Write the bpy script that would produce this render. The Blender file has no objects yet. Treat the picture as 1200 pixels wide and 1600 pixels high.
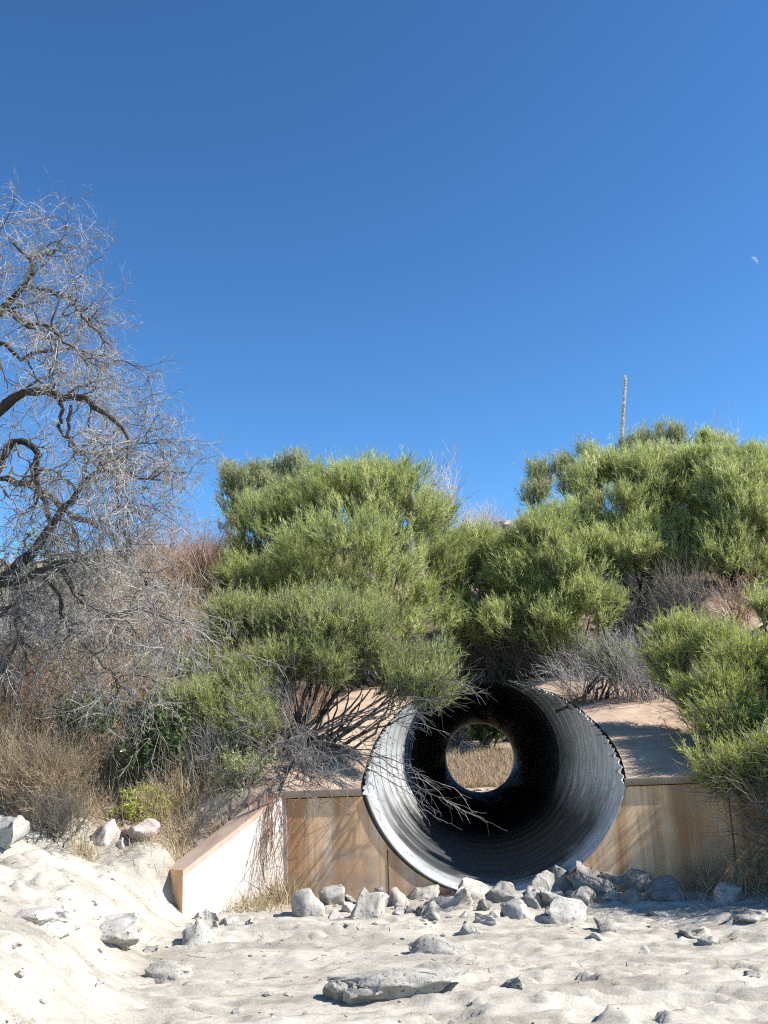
import bpy, math, random
import numpy as np
from mathutils import Matrix, Vector
R = math.radians
sc = bpy.context.scene
COL = sc.collection
# ------------------------------------------------------------------ camera
YAW, PITCH, ROLL = R(4.6), R(14.1), R(2.3)
CAM = np.array([-0.15, -11.6, 1.465])
cf = np.array([-math.sin(YAW)*math.cos(PITCH), math.cos(YAW)*math.cos(PITCH), math.sin(PITCH)])
cr0 = np.array([math.cos(YAW), math.sin(YAW), 0.0]); cu0 = np.cross(cr0, cf)
cr = cr0*math.cos(ROLL) - cu0*math.sin(ROLL); cu = cu0*math.cos(ROLL) + cr0*math.sin(ROLL)
cd = bpy.data.cameras.new("camera"); cam = bpy.data.objects.new("camera", cd); COL.objects.link(cam)
cam.matrix_world = Matrix(((cr[0], cu[0], -cf[0], CAM[0]), (cr[1], cu[1], -cf[1], CAM[1]), (cr[2], cu[2], -cf[2], CAM[2]), (0, 0, 0, 1)))
cd.sensor_fit = 'VERTICAL'; cd.sensor_height = 36.0; cd.lens = 35.0
cd.clip_start = 0.05; cd.clip_end = 3000
sc.camera = cam
# ------------------------------------------------------------------ sky, sun, exposure
SUN_EL, SUN_AZ = R(41), R(98)      # azimuth clockwise from +Y: from the right, a little in front of the wall
w = bpy.data.worlds.new("World"); sc.world = w; w.use_nodes = True
nt = w.node_tree; nt.nodes.clear()
sky = nt.nodes.new("ShaderNodeTexSky"); sky.sky_type = 'NISHITA'; sky.sun_disc = False
sky.sun_elevation = SUN_EL; sky.sun_rotation = SUN_AZ
sky.altitude = 1500; sky.air_density = 1.1; sky.dust_density = 0.25; sky.ozone_density = 2.8
bg = nt.nodes.new("ShaderNodeBackground"); bg.inputs[1].default_value = 0.085
wo = nt.nodes.new("ShaderNodeOutputWorld")
gm = nt.nodes.new("ShaderNodeGamma"); gm.inputs[1].default_value = 1.4
ml = nt.nodes.new("ShaderNodeMix"); ml.data_type = 'RGBA'; ml.blend_type = 'MULTIPLY'; ml.inputs[0].default_value = 1; ml.inputs[7].default_value = (.48, .68, .71, 1)
nt.links.new(sky.outputs[0], gm.inputs[0]); nt.links.new(gm.outputs[0], ml.inputs[6]); nt.links.new(ml.outputs[2], bg.inputs[0]); nt.links.new(bg.outputs[0], wo.inputs[0])
sd = bpy.data.lights.new("sun", 'SUN'); sd.energy = 5.0; sd.angle = R(0.53); sd.color = (1.0, 0.955, 0.89)
sun = bpy.data.objects.new("sun", sd); COL.objects.link(sun)
SD = np.array([math.sin(SUN_AZ)*math.cos(SUN_EL), math.cos(SUN_AZ)*math.cos(SUN_EL), math.sin(SUN_EL)])
sun.rotation_euler = Vector(SD).to_track_quat('Z', 'Y').to_euler()
vs = sc.view_settings
vs.view_transform = 'Standard'; vs.look = 'None'; vs.exposure = 0.98; vs.gamma = 1.0; vs.use_curve_mapping = False
sc.cycles.use_denoising = False; sc.cycles.denoiser = 'OPENIMAGEDENOISE'; sc.cycles.denoising_input_passes = 'RGB_ALBEDO_NORMAL'; sc.cycles.denoising_prefilter = 'ACCURATE'; sc.cycles.use_adaptive_sampling = False; sc.cycles.filter_width = 1.15; sc.cycles.sample_clamp_indirect = 0.45; sc.cycles.caustics_reflective = False; sc.cycles.caustics_refractive = False; sc.cycles.max_bounces = 8; sc.cycles.diffuse_bounces = 2; sc.cycles.transparent_max_bounces = 8
# ------------------------------------------------------------------ helpers
rng = np.random.default_rng(7)
def ray(px, py):
    d = cf*1556.0 + cr*(px-600.0) + cu*(800.0-py)
    return d/np.linalg.norm(d)
def at_y(px, py, Y):
    """world point seen at that place of the photograph on the upright plane Y"""
    d = ray(px, py); return CAM + d*((Y-CAM[1])/d[1])
def sstep(a, b, x):
    t = np.clip((x-a)/(b-a), 0, 1); return t*t*(3-2*t)
def _h(ix, iy, iz, s):
    n = (ix.astype(np.int64)*374761393 + iy.astype(np.int64)*668265263 + iz.astype(np.int64)*2147483647 + s*974634777) & 0x7fffffff
    n = ((n ^ (n >> 13))*1274126177) & 0x7fffffff
    return ((n ^ (n >> 16)) & 0xffff)/32767.5 - 1.0
def noise(x, y, z=0.0, s=0):
    x, y, z = np.broadcast_arrays(np.asarray(x, float), np.asarray(y, float), np.asarray(z, float))
    ix, iy, iz = np.floor(x), np.floor(y), np.floor(z)
    fx, fy, fz = x-ix, y-iy, z-iz
    u, v, q = fx*fx*(3-2*fx), fy*fy*(3-2*fy), fz*fz*(3-2*fz)
    def H(a, b, c): return _h(ix+a, iy+b, iz+c, s)
    def L(a, b, t): return a+(b-a)*t
    return L(L(L(H(0,0,0), H(1,0,0), u), L(H(0,1,0), H(1,1,0), u), v), L(L(H(0,0,1), H(1,0,1), u), L(H(0,1,1), H(1,1,1), u), v), q)
def fbm(x, y, z=0.0, o=4, s=0, g=0.5):
    r = 0; a = 1.0
    for k in range(o):
        r = r + a*noise(x*2**k, y*2**k, np.asarray(z)*2**k, s+k*17); a *= g
    return r
# ---- meshes
class MB:
    def __init__(self): self.v = []; self.f4 = []; self.f3 = []; self.t = []; self.n = 0; self.m4 = []
    def add(self, v, quads=None, tris=None, tint=None, mi=0):
        v = np.asarray(v, np.float32).reshape(-1, 3)
        if quads is not None and len(quads):
            self.f4.append(np.asarray(quads, np.int64).reshape(-1, 4)+self.n); self.m4.append(np.full(len(self.f4[-1]), mi, np.int32))
        if tris is not None and len(tris): self.f3.append(np.asarray(tris, np.int64).reshape(-1, 3)+self.n)
        if tint is None: tint = 0.5
        self.t.append(np.broadcast_to(np.asarray(tint, np.float32), (len(v),)).astype(np.float32))
        self.v.append(v); self.n += len(v)
    def build(self, name, mats, parent=None, smooth=True, origin=None):
        V = np.concatenate(self.v) if self.v else np.zeros((0, 3), np.float32)
        if origin is not None: V = V - np.asarray(origin, np.float32)
        f4 = np.concatenate(self.f4) if self.f4 else np.zeros((0, 4), np.int64)
        f3 = np.concatenate(self.f3) if self.f3 else np.zeros((0, 3), np.int64)
        me = bpy.data.meshes.new(name)
        me.vertices.add(len(V)); me.vertices.foreach_set("co", V.ravel().astype(np.float32))
        nl = f4.size+f3.size; npoly = len(f4)+len(f3)
        me.loops.add(nl); me.loops.foreach_set("vertex_index", np.concatenate([f4.ravel(), f3.ravel()]).astype(np.int32))
        me.polygons.add(npoly)
        st = np.concatenate([np.arange(len(f4))*4, f4.size+np.arange(len(f3))*3]).astype(np.int32)
        me.polygons.foreach_set("loop_start", st)
        me.polygons.foreach_set("use_smooth", np.full(npoly, smooth, bool))
        if not isinstance(mats, (list, tuple)): mats = [mats]
        for m in mats: me.materials.append(m)
        if len(mats) > 1:
            mi = np.concatenate(self.m4+[np.zeros(len(f3), np.int32)]); me.polygons.foreach_set("material_index", mi)
        at = me.attributes.new("tint", 'FLOAT', 'POINT'); at.data.foreach_set("value", np.concatenate(self.t))
        me.update(calc_edges=True)
        o = bpy.data.objects.new(name, me); COL.objects.link(o)
        if origin is not None: o.location = tuple(float(c) for c in origin)
        if parent is not None:
            o.parent = parent
            if origin is None: o.location = -parent.location
            else: o.location = Vector([float(c) for c in origin]) - parent.location
        return o
def tag(o, label=None, cat=None, group=None, kind=None):
    if label: o["label"] = label
    if cat: o["category"] = cat
    if group: o["group"] = group
    if kind: o["kind"] = kind
    return o
def empty(name, loc, *a, **k):
    o = bpy.data.objects.new(name, None); o.empty_display_size = .2; COL.objects.link(o)
    o.location = tuple(float(c) for c in loc); tag(o, *a, **k); return o
def unit(v): return v/np.maximum(np.linalg.norm(v, axis=-1, keepdims=True), 1e-9)
def tubes(mb, P, rad, S=4, tint=None, mi=0):
    """P (N,K,3) centre lines, rad (N,K) radii"""
    P = np.asarray(P, float); N, K, _ = P.shape
    if N == 0: return
    rad = np.broadcast_to(rad, (N, K))
    T = np.empty_like(P); T[:, 1:-1] = P[:, 2:]-P[:, :-2]; T[:, 0] = P[:, 1]-P[:, 0]; T[:, -1] = P[:, -1]-P[:, -2]
    T = unit(T); ref = np.where(np.abs(T[:, :1, 2:3]) > .8, np.array([1., .2, 0]), np.array([0., 0, 1.]))
    A = unit(np.cross(T, np.broadcast_to(ref, T.shape))); B = np.cross(T, A)
    th = np.arange(S)*2*math.pi/S
    V = P[:, :, None, :] + rad[:, :, None, None]*(A[:, :, None, :]*np.cos(th)[None, None, :, None] + B[:, :, None, :]*np.sin(th)[None, None, :, None])
    idx = np.arange(N*K*S).reshape(N, K, S); nx = np.roll(idx, -1, axis=2)
    q = np.stack([idx[:, :-1], nx[:, :-1], nx[:, 1:], idx[:, 1:]], -1).reshape(-1, 4)
    tt = None
    if tint is not None:
        tint = np.asarray(tint, float)
        if tint.ndim == 1: tint = tint[:, None]
        elif tint.ndim == 0: tint = tint.reshape(1, 1)
        tt = np.broadcast_to(tint[:, :, None], (N, K, S)).ravel()
    mb.add(V.reshape(-1, 3), q, None, tt, mi)
def blades(mb, P, D, L, W, bend=0.25, tint=.5, mi=0, rg=rng):
    """thin tapering leaves: P root (N,3), D direction, L length, W width; each is a folded three-row strip"""
    N = len(P)
    if N == 0: return
    D = unit(D); L = np.broadcast_to(L, (N,)); W = np.broadcast_to(W, (N,))
    side = unit(np.cross(D, rg.normal(size=(N, 3))))
    bv = unit(rg.normal(size=(N, 3)) + np.array([0, 0, -.4]))*np.reshape(bend, (-1, 1))
    V = np.empty((N, 3, 2, 3))
    for k, (s, ww) in enumerate(((0, .7), (.5, 1.), (1, .18))):
        c = P + D*(L*s)[:, None] + bv*(L*s*s)[:, None]
        V[:, k, 0] = c - side*(W*ww*.5)[:, None]; V[:, k, 1] = c + side*(W*ww*.5)[:, None]
    i = np.arange(N*6).reshape(N, 3, 2)
    q = np.stack([i[:, :-1, 0], i[:, :-1, 1], i[:, 1:, 1], i[:, 1:, 0]], -1).reshape(-1, 4)
    t = np.broadcast_to(np.asarray(tint, float), (N,))
    mb.add(V.reshape(-1, 3), q, None, np.repeat(t, 6), mi)
def needles(mb, P, D, L, W, tint, rg=rng):
    """short flat needles, one tapering quad each"""
    N = len(P); D = unit(D); side = unit(np.cross(D, rg.normal(size=(N, 3)))); V = np.empty((N, 4, 3)); e = P+D*L[:, None]
    V[:, 0] = P-side*(W*.5)[:, None]; V[:, 1] = P+side*(W*.5)[:, None]; V[:, 2] = e+side*(W*.2)[:, None]; V[:, 3] = e-side*(W*.2)[:, None]
    mb.add(V.reshape(-1, 3), np.arange(N*4).reshape(N, 4), None, np.repeat(tint, 4))
def wander(P0, D0, L, K, wig, droop=0.0, up=0.0, rg=rng):
    """gnarled centre lines from P0 along D0; returns (N,K,3)"""
    N = len(P0); P = np.empty((N, K, 3)); P[:, 0] = P0; d = unit(np.asarray(D0, float)); st = (np.broadcast_to(L, (N,))/(K-1))[:, None]
    for k in range(1, K):
        d = unit(d + rg.normal(size=(N, 3))*wig + np.array([0, 0, up-droop]))
        P[:, k] = P[:, k-1] + d*st
    return P
def sprout(P, rad, n, L, ang, K, wig, droop=0., up=0., rr=(.45, .2), tmin=.25, rg=rng, lens=None):
    """n children on each centre line; returns their lines and radii"""
    N, KK, _ = P.shape
    pi = np.repeat(np.arange(N), n); t = tmin+(1-tmin)*rg.random(N*n)**.8
    f = t*(KK-1); i = np.minimum(f.astype(int), KK-2); fr = (f-i)[:, None]
    o = P[pi, i]*(1-fr)+P[pi, i+1]*fr; T = unit(P[pi, i+1]-P[pi, i])
    r0 = (rad[pi, i]*(1-fr[:, 0])+rad[pi, i+1]*fr[:, 0])
    a = ang*(.6+.8*rg.random(N*n))
    s = unit(np.cross(T, rg.normal(size=T.shape)))
    D = T*np.cos(a)[:, None]+s*np.sin(a)[:, None]
    LL = L*(.45+.9*rg.random(N*n))
    C = wander(o, D, LL, K, wig, droop, up, rg)
    rc = np.minimum(r0*.75, rr[0])[:, None]*np.linspace(1, 0, K)[None]+rr[1]*np.linspace(0, 1, K)[None]
    return C, rc
# ------------------------------------------------------------------ materials
def newmat(name):
    m = bpy.data.materials.new(name); m.use_nodes = True; nt = m.node_tree; nt.nodes.clear()
    return m, nt, nt.nodes, nt.links
def ramp(ns, stops, interp='LINEAR'):
    r = ns.new("ShaderNodeValToRGB"); e = r.color_ramp.elements; r.color_ramp.interpolation = interp
    while len(e) < len(stops): e.new(0.5)
    for k, (p, c) in enumerate(stops):
        e[k].position = p; e[k].color = (c[0], c[1], c[2], 1)
    return r
def leafmat(name, stops, trans=.3, rough=.6, spec=.25):
    m, nt, ns, lk = newmat(name)
    at = ns.new("ShaderNodeAttribute"); at.attribute_name = "tint"
    r = ramp(ns, stops); lk.new(at.outputs["Fac"], r.inputs[0])
    p = ns.new("ShaderNodeBsdfPrincipled"); p.inputs["Roughness"].default_value = rough; p.inputs["Specular IOR Level"].default_value = spec
    lk.new(r.outputs[0], p.inputs["Base Color"])
    o = ns.new("ShaderNodeOutputMaterial")
    if trans > 0:
        t = ns.new("ShaderNodeBsdfTranslucent"); lk.new(r.outputs[0], t.inputs[0])
        mx = ns.new("ShaderNodeMixShader"); mx.inputs[0].default_value = trans
        lk.new(p.outputs[0], mx.inputs[1]); lk.new(t.outputs[0], mx.inputs[2]); lk.new(mx.outputs[0], o.inputs[0])
    else: lk.new(p.outputs[0], o.inputs[0])
    return m
def noisemat(name, stops, scale=4., detail=8, rough=.85, bump=.4, bdist=.02, bscale=30., stretch=(1, 1, 1), spec=.2, extra=None, metal=0., coord='Object'):
    m, nt, ns, lk = newmat(name)
    tc = ns.new("ShaderNodeTexCoord"); mp = ns.new("ShaderNodeMapping"); mp.inputs["Scale"].default_value = stretch
    lk.new(tc.outputs[coord], mp.inputs[0])
    n1 = ns.new("ShaderNodeTexNoise"); n1.inputs["Scale"].default_value = scale; n1.inputs["Detail"].default_value = detail; n1.inputs["Roughness"].default_value = .62
    lk.new(mp.outputs[0], n1.inputs["Vector"])
    r = ramp(ns, stops); lk.new(n1.outputs[0], r.inputs[0])
    p = ns.new("ShaderNodeBsdfPrincipled"); p.inputs["Roughness"].default_value = rough; p.inputs["Specular IOR Level"].default_value = spec; p.inputs["Metallic"].default_value = metal
    n2 = ns.new("ShaderNodeTexNoise"); n2.inputs["Scale"].default_value = bscale; n2.inputs["Detail"].default_value = 8; n2.inputs["Roughness"].default_value = .7
    lk.new(tc.outputs[coord], n2.inputs["Vector"])
    b = ns.new("ShaderNodeBump"); b.inputs["Strength"].default_value = bump; b.inputs["Distance"].default_value = bdist
    lk.new(n2.outputs[0], b.inputs["Height"]); lk.new(b.outputs[0], p.inputs["Normal"])
    col = r.outputs[0]
    if extra: col = extra(ns, lk, tc, col)
    lk.new(col, p.inputs["Base Color"])
    o = ns.new("ShaderNodeOutputMaterial"); lk.new(p.outputs[0], o.inputs[0])
    return m
def mixc(ns, lk, fac, a, b, mode='MIX'):
    x = ns.new("ShaderNodeMix"); x.data_type = 'RGBA'; x.blend_type = mode
    for s, v in ((x.inputs[0], fac), (x.inputs[6], a), (x.inputs[7], b)):
        if isinstance(v, (int, float)): s.default_value = v
        elif isinstance(v, tuple): s.default_value = (*v, 1)
        else: lk.new(v, s)
    return x.outputs[2]
def nz(ns, lk, tc, scale, stretch=(1, 1, 1), lo=.4, hi=.6, detail=6, coord='Object', loc=(0, 0, 0)):
    mp = ns.new("ShaderNodeMapping"); mp.inputs["Scale"].default_value = stretch; mp.inputs["Location"].default_value = loc; lk.new(tc.outputs[coord], mp.inputs[0])
    n = ns.new("ShaderNodeTexNoise"); n.inputs["Scale"].default_value = scale; n.inputs["Detail"].default_value = detail; lk.new(mp.outputs[0], n.inputs["Vector"])
    r = ns.new("ShaderNodeMapRange"); r.inputs[1].default_value = lo; r.inputs[2].default_value = hi; lk.new(n.outputs[0], r.inputs[0])
    return r.outputs[0]
BROOM = leafmat("broom_green", [(0, (.19, .20, .075)), (.35, (.39, .44, .14)), (.7, (.57, .62, .22)), (1, (.80, .78, .44))], trans=.5)
BROOMY = leafmat("broom_yellow_green", [(0, (.19, .22, .05)), (.4, (.42, .48, .10)), (.75, (.60, .63, .17)), (1, (.76, .74, .32))], trans=.45)
OLIVE = leafmat("broom_olive", [(0, (.17, .18, .09)), (.5, (.36, .39, .18)), (1, (.60, .60, .36))], trans=.3)
LEAFG = leafmat("broad_leaf_green", [(0, (.04, .07, .02)), (.5, (.09, .145, .045)), (1, (.24, .30, .12))], trans=.3, rough=.35, spec=.5)
STRAW = leafmat("dry_straw", [(0, (.20, .14, .08)), (.4, (.40, .31, .18)), (.8, (.62, .52, .33)), (1, (.75, .68, .50))], trans=.25)
PALE = leafmat("pale_dry_grass", [(0, (.42, .33, .25)), (.5, (.66, .56, .45)), (1, (.82, .75, .66))], trans=.3)
GOLD = leafmat("golden_grass", [(0, (.26, .19, .12)), (.5, (.46, .35, .22)), (1, (.62, .50, .34))], trans=.25)
WOOD = leafmat("shrub_stem", [(0, (.05, .04, .03)), (.5, (.13, .11, .085)), (1, (.27, .25, .21))], trans=0, rough=.9)
GREYTWIG = leafmat("grey_dead_twig", [(0, (.09, .075, .065)), (.5, (.27, .25, .23)), (1, (.52, .50, .47))], trans=0, rough=.9)
DARKTWIG = leafmat("dark_grey_twig", [(0, (.05, .044, .04)), (.5, (.15, .138, .128)), (1, (.33, .31, .295))], trans=0, rough=.9)
REDTWIG = leafmat("reddish_dry_twig", [(0, (.13, .05, .028)), (.5, (.31, .165, .10)), (1, (.52, .37, .26))], trans=0, rough=.9)
TANTWIG = leafmat("tan_dry_twig", [(0, (.17, .10, .05)), (.5, (.39, .27, .155)), (1, (.62, .50, .34))], trans=0, rough=.9)
def bark():
    m, nt, ns, lk = newmat("weathered_bark")
    tc = ns.new("ShaderNodeTexCoord"); at = ns.new("ShaderNodeAttribute"); at.attribute_name = "tint"
    r = ramp(ns, [(0, (.025, .020, .017)), (.3, (.065, .055, .047)), (.65, (.20, .185, .17)), (1, (.40, .38, .36))]); lk.new(at.outputs["Fac"], r.inputs[0])
    f = nz(ns, lk, tc, 18, (1, 1, .4), .42, .6)
    c = mixc(ns, lk, f, r.outputs[0], mixc(ns, lk, 1.0, r.outputs[0], (1.7, 1.65, 1.6), 'MULTIPLY'))
    p = ns.new("ShaderNodeBsdfPrincipled"); p.inputs["Roughness"].default_value = .9; p.inputs["Specular IOR Level"].default_value = .15
    lk.new(c, p.inputs["Base Color"])
    n2 = ns.new("ShaderNodeTexNoise"); n2.inputs["Scale"].default_value = 40; n2.inputs["Detail"].default_value = 6; lk.new(tc.outputs["Object"], n2.inputs["Vector"])
    b = ns.new("ShaderNodeBump"); b.inputs["Strength"].default_value = .8; b.inputs["Distance"].default_value = .02
    lk.new(n2.outputs[0], b.inputs["Height"]); lk.new(b.outputs[0], p.inputs["Normal"])
    o = ns.new("ShaderNodeOutputMaterial"); lk.new(p.outputs[0], o.inputs[0]); return m
BARK = bark()
def mulf(ns, lk, f, k):
    x = ns.new('ShaderNodeMath'); x.operation = 'MULTIPLY'; x.inputs[1].default_value = k; lk.new(f, x.inputs[0]); return x.outputs[0]
# ------------------------------------------------------------------ the lie of the land
JZ = 1.1                                   # top of the upright headwall
C0 = at_y(446, 1255, 0.0)                  # corner where the left wing begins
XL = float(C0[0])
def apron_z(Y):
    Y = np.asarray(Y, float)
    u = (-2.6+np.sqrt(6.76+4.4*np.maximum(Y, 0)))/2.2
    return JZ+u
def cut_y(x, z):
    """how far back the pipe is cut at height z (world)"""
    u = np.maximum(z-JZ, 0)
    return np.maximum(0, 2.6*u+1.1*u*u - .16*x*np.minimum(1, u/.3)*np.clip((1.9-u)/.6, 0, 1))
def ground(X, Y, rough=True):
    X = np.asarray(X, float); Y = np.asarray(Y, float)
    # stream bed
    bed = .02 + .012*np.clip(Y, -30, 0) + .0*X
    bed = bed + .10*sstep(1.5, 4.5, X)*sstep(-6, -1, Y)
    # sandy bank to the left of the wing wall, toe swings in towards the camera
    toe = -3.22 + .18*np.clip(-1.2-Y, -.4, 6) + .22*noise(Y*.8, 4.4, s=15)
    toe = np.minimum(toe, -1.15)
    dl = toe - X
    bank = .46*sstep(-.1, .75, dl) + .62*sstep(.3, 3.2, dl) + .12*np.clip(dl-2.2, 0, 8)
    rb = .8*sstep(4.2, 7.5, X)
    bed = bed + bank + rb
    # embankment over the pipe
    ap = apron_z(Y) + .02
    side = 1.15 + .40*np.maximum(Y, 0) + .10*fbm(X*.5, Y*.5, s=5, o=2)
    s = sstep(2.3, 4.6, np.abs(X+.2))
    low = ap*(1-s) + side*s
    face = 2.95 + .66*(Y-8.9)
    up = np.where(Y > 5, np.maximum(low, face), low)
    k = .5; dd = np.clip((k-np.abs(low-face))/k, 0, 1); up = up + np.where(Y > 5, dd*dd*k*.25, 0)
    crest = 7.15 + .15*noise(X*.35, 3.3, s=9) + .25*sstep(-3, -9, X)
    up = np.minimum(up, crest)
    back = 3.35 + (33.3-Y)*.48
    up = np.minimum(up, np.maximum(back, -2))
    far = .05 + .02*np.clip(Y-34, 0, 100) + 1.9*sstep(38, 50, Y) + .9*sstep(50, 75, Y)
    up = np.where(Y > 33.5, far, np.maximum(up, far))
    t = sstep(-.02, .25, Y)                # behind the wall
    wl = sstep(-3.9, -3.0, X)              # left of the wing the hillside simply runs on
    tl = sstep(-1.6, 1.2, Y)
    t = t*wl + tl*(1-wl)
    z = bed*(1-t) + up*t
    if rough:
        front = 1-sstep(-.3, .4, Y)
        r = np.maximum(np.abs(X), np.abs(Y)*.6)
        fade = 1-sstep(12, 40, r)
        # flow-worn sand: low terraces drawn out along the stream, wrinkled mud edges
        a = fbm(X*.45+3, Y*1.7, s=21, o=5, g=.45)
        ter = np.abs(((a*2.2) % 1.0)-.5)*2
        z = z + front*(.04*fbm(X*.5, Y*.8, s=2, o=3) + .05*sstep(.42, .58, ter)*(.2+.8*sstep(-.2, .5, noise(X*.8, Y*.9, s=33))))
        ridge = 1-np.abs(fbm(X*1.3, Y*2.6, s=44, o=4))
        z = z + front*(.028*np.clip(ridge-.6, 0, 1)**1.3*2.4) + front*.010*fbm(X*7, Y*14, s=61, o=4, g=.6)
        r2 = 1-np.abs(fbm(X*3.1+Y, Y*6.5, s=144, o=3)); z = z + front*.05*np.clip(r2-.75, 0, 1)*2*sstep(-.3, .4, noise(X*.6, Y*.8, s=150))
        sw = -(X-XL)*.719+Y*.695; z = z + .36*np.exp(-((X-(XL-1.16))**2+(Y+.72)**2)/.30**2)*sstep(.12, .34, sw)
        z = z + front*.12*sstep(0, 1.2, dl)*fbm(X*1.5+Y*.8, Y*1.6-X*.8, s=71, o=5, g=.55)
        z = z + (1-front)*fade*(.10*fbm(X*.9, Y*.9, s=3, o=5)*sstep(2.6, 4.5, np.abs(X+.2)) + .05*fbm(X*2.2, Y*2.2, s=8, o=4)*sstep(9, 11, Y))
        z = z + 2.5*(1-fade)*fbm(X*.02, Y*.02, s=12, o=3)*sstep(20, 80, r)*sstep(0, 1, 1)
    return z
def ground_hit(px, py, lo=4.0, hi=70.0):
    d = ray(px, py); t = np.linspace(lo, hi, 6000); P = CAM+d*t[:, None]
    g = ground(P[:, 0], P[:, 1]); k = np.argmax(P[:, 2] <= g)
    return P[k] if P[k, 2] <= g[k] else P[-1]
def gz(x, y): return float(ground(np.array([x]), np.array([y]))[0])
# ---- ground sheet
def axis(parts):
    out = [np.array([parts[0][0]])]
    for a, b, st in parts: out.append(np.linspace(a, b, max(2, int(round((b-a)/st))+1))[1:])
    return np.concatenate(out)
xs = axis([(-400, -60, 20), (-60, -20, 2), (-20, -7.5, .25), (-7.5, -6.0, .08), (-6.0, 5.2, .03), (5.2, 7, .08), (7, 20, .25), (20, 60, 2), (60, 400, 20)])
ys = axis([(-400, -60, 20), (-60, -20, 2), (-20, -9, .25), (-9, -6.5, .06), (-6.5, .3, .03), (.3, 3, .07), (3, 16, .14), (16, 36, .25), (36, 60, .5), (60, 110, 3), (110, 420, 20)])
GX, GY = np.meshgrid(xs, ys); GZ = ground(GX, GY)
# under the concrete slope the soil drops away below the slab
inap = (GX > -2.15) & (GX < 2.75) & (GY > .0) & (GY < 8.0)
GZ = np.where(inap, GZ-.22, GZ)
GZ = np.where((GY > -.02) & (GY < .34) & (GX > XL-.02) & (GX < 6.5), np.minimum(GZ, JZ-.25), GZ)
nx, ny = len(xs), len(ys)
idx = np.arange(nx*ny).reshape(ny, nx)
q = np.stack([idx[:-1, :-1], idx[:-1, 1:], idx[1:, 1:], idx[1:, :-1]], -1).reshape(-1, 4)
cx = GX.ravel()[q].mean(1); cy = GY.ravel()[q].mean(1); cz = GZ.ravel()[q].min(1)
hole = (np.abs(cx) < 1.56) & (((cy > -.05) & (cy < 8.0)) | ((cy > 32.9) & (cy < 33.9)))
hole |= ((cx > -2.1) & (cx < 2.7) & (cy > .05) & (cy < 7.9))
q = q[~hole]
def ground_mat():
    m, nt, ns, lk = newmat("sand_and_soil")
    tc = ns.new("ShaderNodeTexCoord"); geo = ns.new("ShaderNodeNewGeometry"); sp = ns.new("ShaderNodeSeparateXYZ"); lk.new(geo.outputs["Position"], sp.inputs[0])
    # bed sand: pale, grey clay films in streaks
    n1 = ns.new("ShaderNodeTexNoise"); n1.inputs["Scale"].default_value = 1.4; n1.inputs["Detail"].default_value = 10; n1.inputs["Roughness"].default_value = .65
    mp = ns.new("ShaderNodeMapping"); mp.inputs["Scale"].default_value = (.6, 1.9, 1); lk.new(tc.outputs["Object"], mp.inputs[0]); lk.new(mp.outputs[0], n1.inputs["Vector"])
    r1 = ramp(ns, [(.28, (.16, .142, .113)), (.42, (.32, .288, .232)), (.53, (.44, .405, .335)), (.72, (.56, .515, .43))]); lk.new(n1.outputs[0], r1.inputs[0])
    grit = nz(ns, lk, tc, 70, (1, 1, 1), .35, .7)
    c1 = mixc(ns, lk, .25, r1.outputs[0], mixc(ns, lk, grit, (.17, .15, .13), (.54, .50, .43)))
    # hillside: tan soil, pale gravel
    n3 = ns.new("ShaderNodeTexNoise"); n3.inputs["Scale"].default_value = 2.2; n3.inputs["Detail"].default_value = 12; n3.inputs["Roughness"].default_value = .75; lk.new(tc.outputs["Object"], n3.inputs["Vector"])
    r3 = ramp(ns, [(.3, (.15, .11, .075)), (.48, (.27, .205, .145)), (.6, (.40, .32, .24)), (.72, (.55, .49, .42))]); lk.new(n3.outputs[0], r3.inputs[0])
    vo = ns.new("ShaderNodeTexVoronoi"); vo.inputs["Scale"].default_value = 9; lk.new(tc.outputs["Object"], vo.inputs["Vector"])
    mr = ns.new("ShaderNodeMapRange"); mr.inputs[1].default_value = .18; mr.inputs[2].default_value = .28; mr.inputs[3].default_value = 1; mr.inputs[4].default_value = 0; lk.new(vo.outputs["Distance"], mr.inputs[0])
    sel = nz(ns, lk, tc, 1.1, (1, 1, 1), .5, .62)
    mu = ns.new("ShaderNodeMath"); mu.operation = 'MULTIPLY'; lk.new(mr.outputs[0], mu.inputs[0]); lk.new(sel, mu.inputs[1])
    c3 = mixc(ns, lk, mu.outputs[0], r3.outputs[0], (.55, .51, .46))
    # which is which follows the place, with a ragged edge
    ed = ns.new("ShaderNodeTexNoise"); ed.inputs["Scale"].default_value = 2.5; ed.inputs["Detail"].default_value = 6; lk.new(tc.outputs["Object"], ed.inputs["Vector"])
    ad = ns.new("ShaderNodeMath"); ad.operation = 'MULTIPLY_ADD'; ad.inputs[1].default_value = 1.6; lk.new(ed.outputs[0], ad.inputs[0]); lk.new(sp.outputs[1], ad.inputs[2])
    f = ns.new("ShaderNodeMapRange"); f.inputs[1].default_value = .15; f.inputs[2].default_value = .9; lk.new(ad.outputs[0], f.inputs[0])
    col = mixc(ns, lk, f.outputs[0], c1, c3)
    p = ns.new("ShaderNodeBsdfPrincipled"); p.inputs["Roughness"].default_value = .95; p.inputs["Specular IOR Level"].default_value = .1
    lk.new(col, p.inputs["Base Color"])
    b1 = ns.new("ShaderNodeTexNoise"); b1.inputs["Scale"].default_value = 14; b1.inputs["Detail"].default_value = 10; b1.inputs["Roughness"].default_value = .7; lk.new(mp.outputs[0], b1.inputs["Vector"])
    bb = ns.new("ShaderNodeBump"); bb.inputs["Strength"].default_value = .55; bb.inputs["Distance"].default_value = .03; lk.new(b1.outputs[0], bb.inputs["Height"])
    lk.new(bb.outputs[0], p.inputs["Normal"])
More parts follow.
